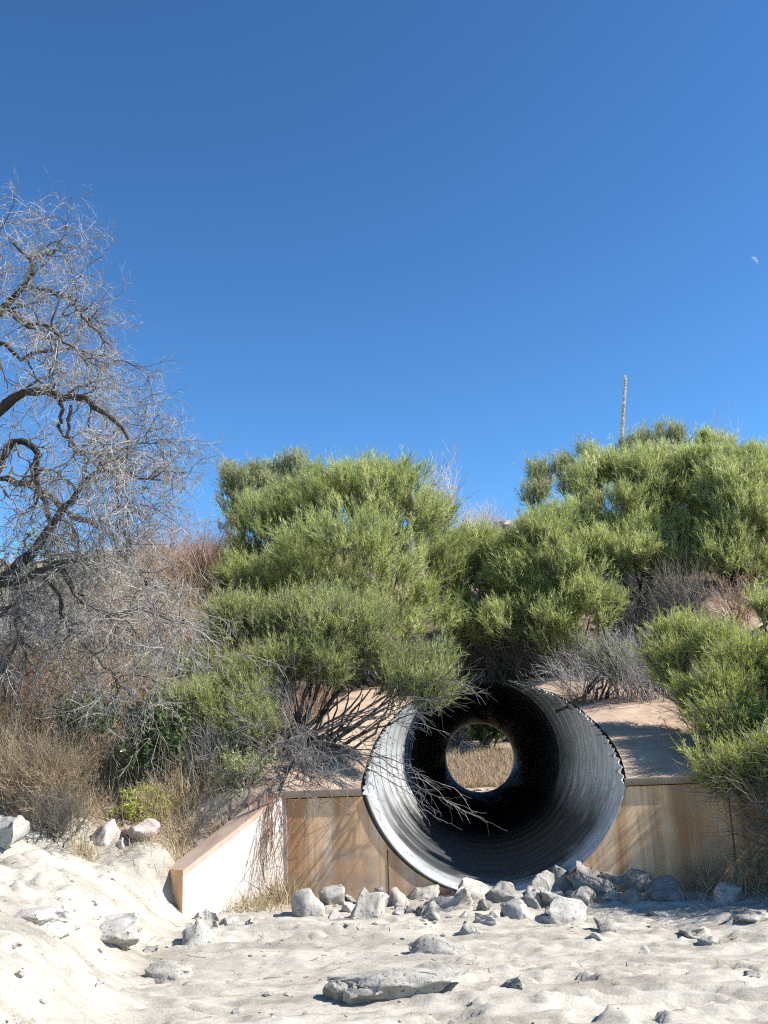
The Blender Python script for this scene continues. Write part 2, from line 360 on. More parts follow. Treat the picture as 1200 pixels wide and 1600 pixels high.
    o = ns.new("ShaderNodeOutputMaterial"); lk.new(p.outputs[0], o.inputs[0]); return m
g = MB(); g.add(np.stack([GX, GY, GZ], -1).reshape(-1, 3), q)
go = g.build("ground", ground_mat()); tag(go, "pale sandy wash bed running up into a tan soil hillside", "ground", kind="structure")
# ------------------------------------------------------------------ culvert pipe
RP = 1.5
def pipe_mat(name, k):
    def ex(ns, lk, tc, col):
        s1 = mulf(ns, lk, nz(ns, lk, tc, .8, (1.5, .5, 1.5), .5, .8, 8), .6)
        col = mixc(ns, lk, s1, col, (.11, .115, .115))
        s2 = nz(ns, lk, tc, 14, (1, 1, 1), .66, .72, 8)
        col = mixc(ns, lk, s2, col, (.13, .12, .11))
        s3 = mulf(ns, lk, nz(ns, lk, tc, 3.1, (1, 1, 1), .6, .8, 8, loc=(5, 2, 1)), .5)
        col = mixc(ns, lk, s3, col, (.50, .50, .48))
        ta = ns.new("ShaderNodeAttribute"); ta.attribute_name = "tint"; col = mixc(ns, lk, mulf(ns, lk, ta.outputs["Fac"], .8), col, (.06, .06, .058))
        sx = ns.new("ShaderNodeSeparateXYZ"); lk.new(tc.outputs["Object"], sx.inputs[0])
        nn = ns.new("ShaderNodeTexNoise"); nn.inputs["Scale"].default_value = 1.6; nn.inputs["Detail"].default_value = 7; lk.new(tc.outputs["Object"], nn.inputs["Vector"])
        # shade painted dark on the pipe floor, from a stride inside the mouth
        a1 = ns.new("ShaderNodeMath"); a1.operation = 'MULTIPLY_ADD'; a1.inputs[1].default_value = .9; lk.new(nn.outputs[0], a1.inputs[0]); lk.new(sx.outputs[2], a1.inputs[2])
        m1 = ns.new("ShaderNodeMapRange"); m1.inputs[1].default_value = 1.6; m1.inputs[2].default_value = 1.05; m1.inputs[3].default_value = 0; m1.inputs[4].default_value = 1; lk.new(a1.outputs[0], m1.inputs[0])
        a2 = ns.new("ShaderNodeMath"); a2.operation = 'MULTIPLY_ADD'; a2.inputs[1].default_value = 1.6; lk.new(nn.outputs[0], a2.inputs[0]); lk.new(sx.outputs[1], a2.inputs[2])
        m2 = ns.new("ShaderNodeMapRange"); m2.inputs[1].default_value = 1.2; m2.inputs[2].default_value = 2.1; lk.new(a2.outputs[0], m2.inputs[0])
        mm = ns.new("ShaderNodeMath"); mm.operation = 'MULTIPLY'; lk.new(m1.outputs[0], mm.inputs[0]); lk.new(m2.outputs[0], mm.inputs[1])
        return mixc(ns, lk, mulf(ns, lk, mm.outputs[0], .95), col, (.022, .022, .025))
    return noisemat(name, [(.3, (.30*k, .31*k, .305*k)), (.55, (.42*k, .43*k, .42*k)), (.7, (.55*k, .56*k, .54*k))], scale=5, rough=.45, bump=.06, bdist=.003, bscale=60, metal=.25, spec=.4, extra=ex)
PM = pipe_mat("galvanised_steel", 1.22); PMD = pipe_mat("shade_darkened_steel", .35)  # one steel, mouth lightened and barrel darkened to paint the falling light
pe = empty("culvert_pipe", (0, 0, 0), "huge corrugated galvanised steel drain pipe with its mouth cut on a slant", "culvert pipe")
def pipe_piece(y0, y1, step, ncol, name, cut):
    th = np.linspace(0, 2*math.pi, ncol, endpoint=False)
    n = int(round((y1-y0)/step))+1; yy = np.linspace(y0, y1, n)
    Yr = np.repeat(yy[:, None], ncol, 1)
    if cut:
        cy_ = cut_y(RP*np.cos(th), RP+RP*np.sin(th))-.018; Y = np.maximum(Yr, cy_[None])
    else: Y = Yr
    rad = RP + .018*np.cos((Y + .2*th[None]/(2*math.pi))*2*math.pi/.2) - .026*np.exp(-((((Y + .5*th[None]/(2*math.pi)) % .5)-.25)/.055)**2)
    V = np.stack([rad*np.cos(th), Y, RP+rad*np.sin(th)], -1)
    i = np.arange(n*ncol).reshape(n, ncol); r = np.roll(i, -1, 1)
    q = np.stack([i[:-1], i[1:], r[1:], r[:-1]], -1).reshape(-1, 4)
    Yf = Y.reshape(-1)[q]; q = q[(Yf.max(1)-Yf.min(1)) > 1e-6]
    tn = np.exp(-((((Y + .5*th[None]/(2*math.pi)) % .5)-.31)/.026)**2)  # dark line beside each ridge paints its shaded flank
    m = MB(); m.add(V.reshape(-1, 3), q, None, tn.ravel())
    if cut:   # plate edge
        a = np.stack([rad[0]*np.cos(th), Y[0], RP+rad[0]*np.sin(th)], -1)
        e = a.copy(); e[:, 0] = a[:, 0]+.009*np.cos(th); e[:, 2] = a[:, 2]+.009*np.sin(th)
        o2 = e.copy(); o2[:, 1] += .5
        j = np.arange(ncol); k = np.roll(j, -1)
        m.add(np.concatenate([a, e, o2]), np.concatenate([np.stack([j, k, ncol+k, ncol+j], -1), np.stack([ncol+j, ncol+k, 2*ncol+k, 2*ncol+j], -1)]), None, 0.)
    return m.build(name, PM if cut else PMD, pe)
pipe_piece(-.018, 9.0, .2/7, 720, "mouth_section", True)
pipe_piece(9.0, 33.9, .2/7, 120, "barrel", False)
# ------------------------------------------------------------------ headwall, apron, wing walls
def conc_mat(name, base, streak=True, dark=(.48, .235, .10)):
    def ex(ns, lk, tc, col):
        if streak:
            s = nz(ns, lk, tc, 1.0, (4.2, 1, .20), .42, .60, 9); col = mixc(ns, lk, mulf(ns, lk, s, .9), col, dark)
            s = nz(ns, lk, tc, 1.0, (9, 1, .5), .52, .80, 9, loc=(3, 0, 0)); col = mixc(ns, lk, mulf(ns, lk, s, .6), col, (.62, .45, .33))
            s = nz(ns, lk, tc, 1.0, (26, 1, .9), .50, .72, 9, loc=(9, 0, 2)); col = mixc(ns, lk, mulf(ns, lk, s, .6), col, dark)
            s = nz(ns, lk, tc, 2.6, (1, 1, 1), .5, .75, 10, loc=(7, 0, 5)); col = mixc(ns, lk, mulf(ns, lk, s, .5), col, (.46, .36, .28))
            s = nz(ns, lk, tc, 1.6, (1, 1, 1.4), .55, .75, 7, loc=(1, 4, 0)); col = mixc(ns, lk, s, col, (.40, .30, .22))
            s = nz(ns, lk, tc, 30, (1, 1, 1), .69, .73, 4); col = mixc(ns, lk, s, col, (.10, .07, .05))
        else:
            s = nz(ns, lk, tc, 1.3, (1, .4, 1), .45, .7, 8); col = mixc(ns, lk, s, col, tuple(c*.72 for c in base[1][1]))
            s = nz(ns, lk, tc, 26, (1, 1, 1), .68, .74, 5); col = mixc(ns, lk, s, col, tuple(c*.45 for c in base[1][1]))
            s = nz(ns, lk, tc, 1.0, (5, 1, .3), .5, .75, 8, loc=(2, 2, 0)); col = mixc(ns, lk, mulf(ns, lk, s, .55), col, tuple(c*.6 for c in base[0][1]))
        return col
    return noisemat(name, base, scale=3, rough=.9, bump=.25, bdist=.006, bscale=45, extra=ex, spec=.15)
CW = conc_mat("stained_concrete", [(.3, (.70, .39, .19)), (.5, (.86, .55, .31)), (.7, (.90, .67, .44))])
CA = conc_mat("sanded_concrete", [(.3, (.36, .255, .175)), (.5, (.44, .325, .235)), (.7, (.52, .40, .30))], streak=False)
CL = conc_mat("bleached_concrete", [(.3, (.52, .44, .36)), (.5, (.66, .59, .51)), (.7, (.74, .68, .61))], streak=False)
CT = noisemat("wall_cap_concrete", [(.3, (.36, .25, .18)), (.6, (.50, .38, .29)), (.75, (.58, .5, .42))], scale=3, bump=.3, bdist=.006, bscale=40)
DARKJ = noisemat("joint_filler", [(.3, (.06, .045, .035)), (.7, (.12, .09, .07))])
hw = empty("headwall", (0, 0, 0), "brown streaked concrete headwall holding the pipe mouth, its sloped apron rising behind", "headwall")
XR = 7.0
# upright wall with the round notch
xa = float(np.sqrt(1.515**2-(JZ-RP)**2))
xc = np.concatenate([np.linspace(XL, -xa, 14), -xa*np.cos(np.linspace(0, math.pi, 90))[1:-1], np.linspace(xa, XR, 30)])
inside = np.abs(xc) < xa-1e-6
topz = np.where(inside, RP-np.sqrt(np.maximum(1.515**2-xc**2, 0)), JZ)
topz[np.abs(np.abs(xc)-xa) < 1e-6] = JZ
nc = len(xc); bot = np.full(nc, -.6)
m = MB()
rows = [bot+(topz-bot)*f for f in np.linspace(0, 1, 7)]
V = np.array([[x, 0.0, z] for r_ in rows for x, z in zip(xc, r_)])
V2 = np.array([[x, 0.30, z] for x, z in zip(xc, topz)])
i = np.arange(nc-1)
qs = np.concatenate([np.stack([k*nc+i, k*nc+i+1, (k+1)*nc+i+1, (k+1)*nc+i], -1) for k in range(6)] + [np.stack([6*nc+i, 6*nc+i+1, 7*nc+i+1, 7*nc+i], -1)])
m.add(np.concatenate([V, V2]), qs); m.build("wall_face", CW, hw, smooth=False)
def box(m, x0, x1, y0, y1, z0, z1, mi=0):
    v = [(x, y, z) for x in (x0, x1) for y in (y0, y1) for z in (z0, z1)]
    m.add(v, [(0, 1, 3, 2), (4, 6, 7, 5), (0, 4, 5, 1), (2, 3, 7, 6), (0, 2, 6, 4), (1, 5, 7, 3)], mi=mi)
for px, py in ((606, 1345), (1142, 1280)):
    jp = at_y(px, py, 0.0); zt = JZ-.02
    if abs(jp[0]) < xa: zt = RP-math.sqrt(1.53**2-jp[0]**2)-.03
    m = MB(); box(m, jp[0]-.006, jp[0]+.006, -.004, .02, -.4, zt); m.build("joint", DARKJ, hw, smooth=False)
# sloped apron: a slab that meets the pipe edge exactly
m = MB(); NY = 120; yy = np.concatenate([[-.035], np.linspace(.0, 8.6, NY)])
def hole_x(Y, sgn):
    z = apron_z(Y) + .055
    x = 1.0
    lo, hi = 0.0, 1.545
    # the pipe edge at this distance: solve cut_y(x, z(x)) = Y on the circle
    th = np.linspace(-.35, math.pi/2, 400); X = sgn*1.54*np.cos(th); Z = RP+1.54*np.sin(th); c = cut_y(X, Z)
    k = int(np.argmax(c >= Y-.0)) if (c >= Y).any() else len(th)-1
    return abs(X[k]), Z[k]
for sgn, xo in ((-1, -XL+.05), (1, XR)):
    cols = 26; G = []
    for Y in yy:
        hx, hz = hole_x(max(Y, 0.0), sgn)
        if Y <= 0: hx, hz = xa, JZ+.09
        az = float(apron_z(Y))+.09
        t = np.linspace(0, 1, cols)**1.4; xx = hx+(xo-hx)*t
        zz = az + (max(min(hz, az+.25), az-.3)-az+.0)*np.exp(-((xx-hx)/.35)**2*1.5)
        if Y > 8.2: zz = zz-.0
        zz = zz + .012*fbm(sgn*xx*1.3, np.full(cols, Y)*1.3, s=90, o=3)*min(1, max(Y, 0)*3)
        G.append(np.stack([sgn*xx, np.full(cols, Y), zz], -1))
    G = np.array(G); n0, n1 = G.shape[:2]; i = np.arange(n0*n1).reshape(n0, n1)
    qq = np.stack([i[:-1, :-1], i[:-1, 1:], i[1:, 1:], i[1:, :-1]], -1).reshape(-1, 4)
    if sgn < 0: qq = qq[:, ::-1]
    m.add(G.reshape(-1, 3), qq)
    # front edge of the slab and its underside lip
    f0 = G[0]; f1 = f0.copy(); f1[:, 2] = JZ+.012; f2 = f1.copy(); f2[:, 1] = .05
    j = np.arange(n1-1)
    m.add(np.concatenate([f0, f1, f2]), np.concatenate([np.stack([j, j+1, n1+j+1, n1+j], -1), np.stack([n1+j, n1+j+1, 2*n1+j+1, 2*n1+j], -1)]))
m.build("apron", CA, hw)
for xa_, xb_ in ((XL, -xa-.004), (xa+.004, XR)):
    m = MB(); box(m, xa_, xb_, .03, .06, JZ-.01, JZ+.03); m.build("joint", DARKJ, hw, smooth=False)
# wing walls
def wing(name, A, B, zA, zB, thick, label, nrm):
    """inner face from A (at the headwall) to B (free end); nrm points to the outer side"""
    A = np.array(A); B = np.array(B); d = B-A; L = np.linalg.norm(d); d /= L
    w_ = empty(name, (A[0], A[1], 0), label, "wing wall")
    o = np.array(nrm)*thick
    zb = -.7; nseg = 12
    inner = MB(); P = [A+d*L*t for t in np.linspace(0, 1, nseg+1)]
    # free end is an upright face; top slopes down then the wall stops
    zt = [zA+(zB-zA)*t for t in np.linspace(0, 1, nseg+1)]
    v = [(p[0], p[1], zb) for p in P]+[(p[0], p[1], z) for p, z in zip(P, zt)]
    k = np.arange(nseg); inner.add(v, np.stack([k, k+1, nseg+1+k+1, nseg+1+k], -1))
    inner.build("inner_face", CL, w_, smooth=False)
    cap = MB(); e = .003; ov = np.array([-nrm[0], -nrm[1]])*.012
    Q = [p+o for p in P]
    v = [(p[0]+ov[0], p[1]+ov[1], z+.012) for p, z in zip(P, zt)]+[(p[0], p[1], z+.012) for p, z in zip(Q, zt)]
    v += [(p[0]+ov[0], p[1]+ov[1], z-.045) for p, z in zip(P, zt)]
    n1 = nseg+1
    cap.add(v, np.concatenate([np.stack([k, k+1, n1+k+1, n1+k], -1), np.stack([k, k+1, 2*n1+k+1, 2*n1+k], -1)])); cap.build("cap", CT, w_, smooth=False)
    en = MB(); a, b = P[-1]+d*.002, Q[-1]+d*.002; t2 = a+ov
    en.add([(t2[0], t2[1], zb), (b[0], b[1], zb), (b[0], b[1], zB+.012), (t2[0], t2[1], zB+.012)], [(0, 1, 2, 3)])
    en.add([(q_[0], q_[1], zb) for q_ in Q]+[(q_[0], q_[1], z) for q_, z in zip(Q, zt)], np.stack([k, k+1, n1+k+1, n1+k], -1))
    en.build("end_face", CW, w_, smooth=False)
    return w_
Wd = np.array([-math.sin(R(44)), -math.cos(R(44))]); Wn = np.array([-Wd[1], Wd[0]])
Wn = np.array([-math.cos(R(44)), math.sin(R(44))])
def px_of(p):
    d = np.asarray(p, float)-CAM; return 600+1556*np.dot(d, cr)/np.dot(d, cf)
WL = 1.6
while px_of([*(np.array([XL-.01, -.002])+Wd*WL), .6]) < 284: WL -= .01
Bp = np.array([XL-.01, -.002])+Wd*WL
# height of the free end from the photograph
def z_on(px, py, X, Y):
    d = ray(px, py); return CAM[2]+d[2]/d[1]*(Y-CAM[1])
zB = z_on(289, 1362, *Bp)
print("wing end", Bp, zB)
wing("wing_wall", (XL-.01, -.002), Bp, JZ+.08, zB, .32, "short white concrete wing wall sloping down to the left of the pipe mouth", Wn)
wing("wing_wall", (XR+.01, -.002), (XR+1.1, -1.2), JZ+.08, .5, .3, "concrete wing wall at the far right end of the headwall", (math.cos(R(44)), math.sin(R(44))))
m = MB(); box(m, XL-.03, XL+.012, -.02, .01, -.5, JZ+.06); m.build("joint", CT, hw, smooth=False)
# ------------------------------------------------------------------ rocks
def ico(sub):
    import bmesh
    b = bmesh.new(); bmesh.ops.create_icosphere(b, subdivisions=sub, radius=1.0)
    v = np.array([x.co[:] for x in b.verts]); f = np.array([[x.index for x in p.verts] for p in b.faces]); b.free(); return v, f
ICO = {s: ico(s) for s in (1, 2, 3, 4, 5)}
def rockmat(name, a, b, c):
    def ex(ns, lk, tc, col):
        s = nz(ns, lk, tc, 40, (1, 1, 1), .6, .68, 4); return mixc(ns, lk, s, col, tuple(x*.45 for x in a))
    return noisemat(name, [(.3, a), (.5, b), (.7, c)], scale=6, rough=.9, bump=.7, bdist=.02, bscale=22, extra=ex)
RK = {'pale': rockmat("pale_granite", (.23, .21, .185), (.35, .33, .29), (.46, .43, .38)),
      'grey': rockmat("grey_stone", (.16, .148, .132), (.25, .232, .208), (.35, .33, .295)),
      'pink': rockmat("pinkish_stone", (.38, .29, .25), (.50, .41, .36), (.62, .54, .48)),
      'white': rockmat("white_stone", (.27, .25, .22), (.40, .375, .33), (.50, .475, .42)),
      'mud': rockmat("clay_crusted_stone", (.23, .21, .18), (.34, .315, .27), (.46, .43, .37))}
def rock_verts(seed, sub=4, cuts=9, rough=.10, flat=1.0):
    r = np.random.default_rng(seed); v, f = ICO[sub]; v = v.copy()
    for _ in range(cuts):
        n = unit(r.normal(size=3)); d = .32+.42*r.random(); h = v@n-d; v = v-np.maximum(h, 0)[:, None]*n*.92
    s = seed*3.1
    v = v+rough*1.5*np.stack([fbm(v[:, 0]*1.2+s+q, v[:, 1]*1.2, v[:, 2]*1.2, o=5, s=seed+q) for q in range(3)], -1)
    return v, f
def rock(px, py, wpx, hpx, label, mat='pale', seed=1, depth=1.0, name="rock", group="rocks at the pipe mouth", cat="rock", sink=.46, Y=None, cuts=9, rough=.10, rot=None, sub=4):
    """px,py = foot of the rock in the photograph; sizes from its width and height there"""
    if Y is None: P = ground_hit(px, py)
    else: P = at_y(px, py, Y)
    D = np.dot(P-CAM, cf); W = wpx*D/1556.0; H = hpx*D/1556.0*.80
    v, f = rock_verts(seed, sub, cuts, rough)
    r = np.random.default_rng(seed+99); a = r.random()*6.28 if rot is None else rot
    c, s_ = math.cos(a), math.sin(a); v = v@np.array([[c, -s_, 0], [s_, c, 0], [0, 0, 1]]).T
    mn, mx = v.min(0), v.max(0); v = (v-(mn+mx)/2)/(mx-mn)
    H2 = H/(1-sink); v = v*np.array([W, W*depth*.95, H2]); v[:, 2] += H2*(.5-sink)
    org = np.array([P[0], P[1]+W*depth*.35, P[2]])
    m = MB(); m.add(v, None, f); o = m.build(name, RK[mat]); o.location = tuple(org); tag(o, label, cat, group); return o
ROCKS = [
 (480, 1432, 54, 50, "rounded pale grey boulder beside the dry grass at the left foot of the headwall", 'white', 3),
 (519, 1414, 46, 34, "smooth oval grey rock touching the headwall beside the dry grass tuft", 'pale', 5),
 (577, 1434, 62, 52, "large grey wedge-shaped rock with a pointed top below the headwall joint", 'mud', 8),
 (594, 1402, 24, 26, "small upright pale rock at the foot of the thin wall joint", 'pale', 12),
 (545, 1425, 26, 18, "small pinkish rock tucked against the grey wedge-shaped rock", 'pink', 14),
 (620, 1412, 40, 30, "sand-crusted rock just right of the pointed wedge rock", 'mud', 17),
 (661, 1406, 52, 24, "low flat grey rock lying against the headwall under the pipe lip", 'mud', 19),
 (700, 1424, 80, 42, "broad sand-covered rock in front of the lower left pipe lip", 'mud', 23),
 (668, 1432, 40, 26, "brownish half-buried rock in the sand left of the broad sandy rock", 'grey', 24),
 (738, 1404, 58, 36, "pale angular rock at the very bottom of the pipe mouth", 'white', 26),
 (789, 1412, 62, 36, "dark-sided rock lying across the bottom lip of the pipe", 'grey', 29),
 (757, 1424, 26, 22, "small dark pointed rock between the pale and dark-sided rocks at the pipe lip", 'grey', 30),
 (812, 1436, 56, 34, "rounded cream rock in the sun just below the pipe lip", 'white', 33),
 (838, 1420, 50, 36, "sloping grey rock between the round cream rock and the cream boulder", 'mud', 35),
 (852, 1400, 70, 44, "grey rock leaning on the right side of the pipe lip", 'pale', 37),
 (888, 1438, 66, 44, "large cracked cream boulder in the sun below the shaded rocks", 'white', 40),
 (857, 1443, 22, 14, "little cream stone at the foot of the cracked cream boulder", 'white', 41),
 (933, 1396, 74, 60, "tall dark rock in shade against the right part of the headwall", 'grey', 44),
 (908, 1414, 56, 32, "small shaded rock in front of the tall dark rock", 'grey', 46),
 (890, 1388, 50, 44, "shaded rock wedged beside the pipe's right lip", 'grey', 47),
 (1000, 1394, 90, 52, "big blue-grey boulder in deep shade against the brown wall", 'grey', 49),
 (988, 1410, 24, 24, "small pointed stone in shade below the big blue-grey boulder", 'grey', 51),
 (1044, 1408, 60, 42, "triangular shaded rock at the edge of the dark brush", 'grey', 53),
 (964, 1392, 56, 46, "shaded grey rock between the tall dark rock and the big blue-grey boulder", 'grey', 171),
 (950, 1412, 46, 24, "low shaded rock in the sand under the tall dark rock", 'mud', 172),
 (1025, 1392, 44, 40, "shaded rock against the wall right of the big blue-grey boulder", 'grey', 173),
 (868, 1418, 44, 30, "dusty rock between the sloping grey rock and the cracked cream boulder", 'mud', 174),
 (1139, 1412, 62, 36, "pale pink boulder lit by the sun at the foot of the shady brush", 'pink', 56),
 (1038, 1432, 38, 9, "flat cream slab of stone lying on the shadow edge", 'white', 58),
 (951, 1455, 40, 24, "rough dark grey clod alone on the sand below the shaded rocks", 'grey', 60),
 (930, 1470, 32, 14, "low pale stone half sunk in sand below the rough grey clod", 'pale', 62),
 (1010, 1492, 30, 16, "grey pointed stone poking out of sand right of centre", 'mud', 64),
 (1178, 1526, 28, 8, "thin dark reddish stone near the right edge of the sand", 'grey', 66),
 (806, 1546, 46, 24, "dark grey block of rock in the nearest sand below the pipe", 'grey', 68),
 (757, 1446, 50, 22, "low clay-covered rock with a curled top in the sand under the pipe", 'mud', 70),
 (736, 1460, 44, 20, "small flat grey rock in front of the curled clay rock", 'mud', 72),
 (305, 1478, 60, 44, "big white boulder alone on the sand below the end of the wing wall", 'white', 75),
 (327, 1440, 24, 24, "rounded white stone at the foot of the white wing wall", 'white', 77),
 (354, 1446, 34, 16, "long low white stone beside the grass at the wing wall foot", 'white', 79),
 (388, 1444, 15, 11, "tiny grey stone at the edge of the dry grass by the wing wall", 'pale', 81),
 (309, 1436, 14, 12, "tiny white stone at the corner of the wing wall", 'white', 82),
 (335, 1448, 14, 10, "tiny grey stone between the two white stones at the wing wall", 'pale', 83),
 (1178, 1440, 60, 22, "broad grey clay-crusted ledge rock at the right edge of the wash", 'mud', 85),
 (1100, 1462, 70, 16, "long low clay rock on the sand under the pale pink boulder", 'mud', 87),
 (1110, 1476, 34, 14, "small pointed clay lump near the right side of the sand", 'mud', 89),
 (180, 1478, 44, 30, "dark pitted rock on the lower edge of the white bank", 'grey', 91),
 (230, 1490, 28, 12, "flat dark stone under the white bank", 'grey', 93),
 (255, 1532, 84, 26, "low rough mound of clay-caked rock below the white bank", 'mud', 95),
 (20, 1480, 22, 8, "small orange-pink stone on the sand near the left edge", 'pink', 97),
 (152, 1538, 18, 8, "small orange-pink stone on the sand below the white bank", 'pink', 98),
]
for k, r_ in enumerate(ROCKS):
    rock(r_[0], r_[1], r_[2], r_[3], r_[4], r_[5], seed=r_[6], cuts=10 if r_[5] == 'mud' else 12, rough=.17 if r_[5] == 'mud' else .11)
rock(622, 1562, 240, 50, "wide low slab of broken grey rock crossing the nearest sand", 'mud', 120, depth=.45, sink=.45, rough=.16, cuts=12, sub=5, rot=.1)
rock(535, 1566, 70, 40, "jagged dark-edged corner block at the left end of the broken slab", 'mud', 124, depth=.7, sink=.4, rough=.14, cuts=12, sub=5)
rock(685, 1490, 100, 30, "low rocky hump in the sand behind the broken slab", 'mud', 126, depth=.6, sink=.5, rough=.14, cuts=12, sub=5)
rock(150, 1452, 130, 22, "broad white outcrop bulging from the sandy bank on the left", 'white', 131, depth=.7, sink=.66, rough=.10, cuts=5, sub=5, group=None, cat="outcrop", name="rock_outcrop")
rock(50, 1440, 120, 22, "long white ridge of rock along the left edge of the bank", 'white', 135, depth=.6, sink=.66, rough=.10, cuts=5, sub=5, group=None, cat="outcrop", name="rock_outcrop")
rock(0, 1325, 60, 60, "pale boulder half out of frame at the left edge behind the brown bush", 'white', 140, group=None, sink=.2)
rock(158, 1322, 46, 50, "pinkish angular rock under the dry brush on the left bank", 'pink', 142, group="rocks in the left brush", sink=.25)
rock(212, 1318, 66, 46, "pinkish white rock beside the angular rock under the dry brush", 'pink', 145, group="rocks in the left brush", sink=.25)
rock(186, 1326, 18, 20, "small white stone between the two pink rocks in the brush", 'white', 147, group="rocks in the left brush", sink=.25)
rock(344, 1292, 30, 28, "small white rock at the top edge of the wing wall", 'white', 149, group="rocks in the left brush")
rock(206, 1146, 56, 56, "pale rounded boulder in the leafy bushes on the hillside", 'white', 151, sink=.1, group=None, name="boulder", cat="boulder")
rock(790, 822, 40, 18, "pale flat boulder on the crest below the dry grass", 'white', 153, group=None, name="boulder", cat="boulder", Y=15.0)
rock(812, 832, 24, 14, "small white rock on the crest beside the flat boulder", 'white', 154, group=None, Y=14.8)
rock(1092, 1118, 34, 22, "white stone in the twigs at the right edge of the apron", 'white', 156, group=None)
rf = np.random.default_rng(909)
for k in range(34):
    x = rf.uniform(500, 930); y = 1392+rf.random()**1.5*46+(8 if x > 830 else 0); w_ = 12+20*rf.random()**1.5
    rock(x, y, w_, w_*(.45+.3*rf.random()), "small tan grey stone packed among the larger rocks at the headwall foot", ['mud', 'pale', 'mud', 'grey'][k % 4], seed=300+k, cuts=11, rough=.13, group="small stones packed between the larger rocks", cat="stone", name="stone", sub=3)
# loose pebbles and grit
m = MB(); rp = np.random.default_rng(5); v0, f0 = ICO[1]
n = 1500
X = rp.uniform(-5.5, 4.6, n); Y = rp.uniform(-6.2, -.1, n)
clus = noise(X*.9, Y*.9, s=200) > -.1
X, Y = X[clus], Y[clus]; Z = ground(X, Y); S = .006+.03*rp.random(len(X))**5
V = (v0[None]*(1+.25*rp.normal(size=(len(X), len(v0), 1))*.5)*np.stack([S*1.3, S, S*.7], -1)[:, None, :]) + np.stack([X, Y, Z], -1)[:, None, :]
F = f0[None]+(np.arange(len(X))*len(v0))[:, None, None]
m.add(V.reshape(-1, 3), None, F.reshape(-1, 3)); o = m.build("gravel", RK['mud'], smooth=False); tag(o, "scattered small pebbles and grit on the pale sand", "gravel", kind="stuff")
m = MB(); n = 2600
X = rp.uniform(-13, 9, n); Y = rp.uniform(.3, 16, n); ok = (np.abs(X) > 3.2) | (Y > 8.8); X, Y = X[ok], Y[ok]
Z = ground(X, Y); S = .02+.11*rp.random(len(X))**4
V = (v0[None]*(1+.16*rp.normal(size=(len(X), len(v0), 1)))*np.stack([S*1.3, S, S*.7], -1)[:, None, :]) + np.stack([X, Y, Z], -1)[:, None, :]
F = f0[None]+(np.arange(len(X))*len(v0))[:, None, None]
m.add(V.reshape(-1, 3), None, F.reshape(-1, 3)); o = m.build("rubble", RK['pale'], smooth=False); tag(o, "loose pale stones strewn over the tan embankment", "rubble", kind="stuff")

m = MB(); n = 520; rl = np.random.default_rng(66)
X = rl.uniform(-5.2, 4.4, n); Y = -.15-4.5*rl.random(n)**2; P0 = np.stack([X, Y, ground(X, Y)+.006], -1)
C = wander(P0, np.c_[rl.normal(size=(n, 2)), np.zeros(n)], .05+.22*rl.random(n)**2, 5, .25, rg=rl)
C[:, :, 2] = ground(C[:, :, 0], C[:, :, 1])+.006
tubes(m, C, .0022*(.5+rl.random(n))[:, None]*np.linspace(1, .5, 5)[None], 4, rl.random(n))
n = 900; X = rl.uniform(XL, 4.4, n); Y = .1+7.5*rl.random(n); ok = np.abs(X) > np.where(Y < 8.3, 1.75, 0); X, Y = X[ok], Y[ok]; n = len(X)
X = np.where(rl.random(n) < .5, X, np.sign(X)*(2.2+.8*rl.random(n))); P0 = np.stack([X, Y, apron_z(Y)+.105], -1)
C = wander(P0, np.c_[rl.normal(size=(n, 2)), np.zeros(n)], .04+.2*rl.random(n)**2, 4, .25, rg=rl); C[:, :, 2] = apron_z(C[:, :, 1])+.108
tubes(m, C, .003*(.5+rl.random(n))[:, None]*np.linspace(1, .5, 4)[None], 4, rl.random(n))
o = m.build("litter", TANTWIG); tag(o, "fallen twigs and plant litter on the sand and the apron", "litter", kind="stuff")
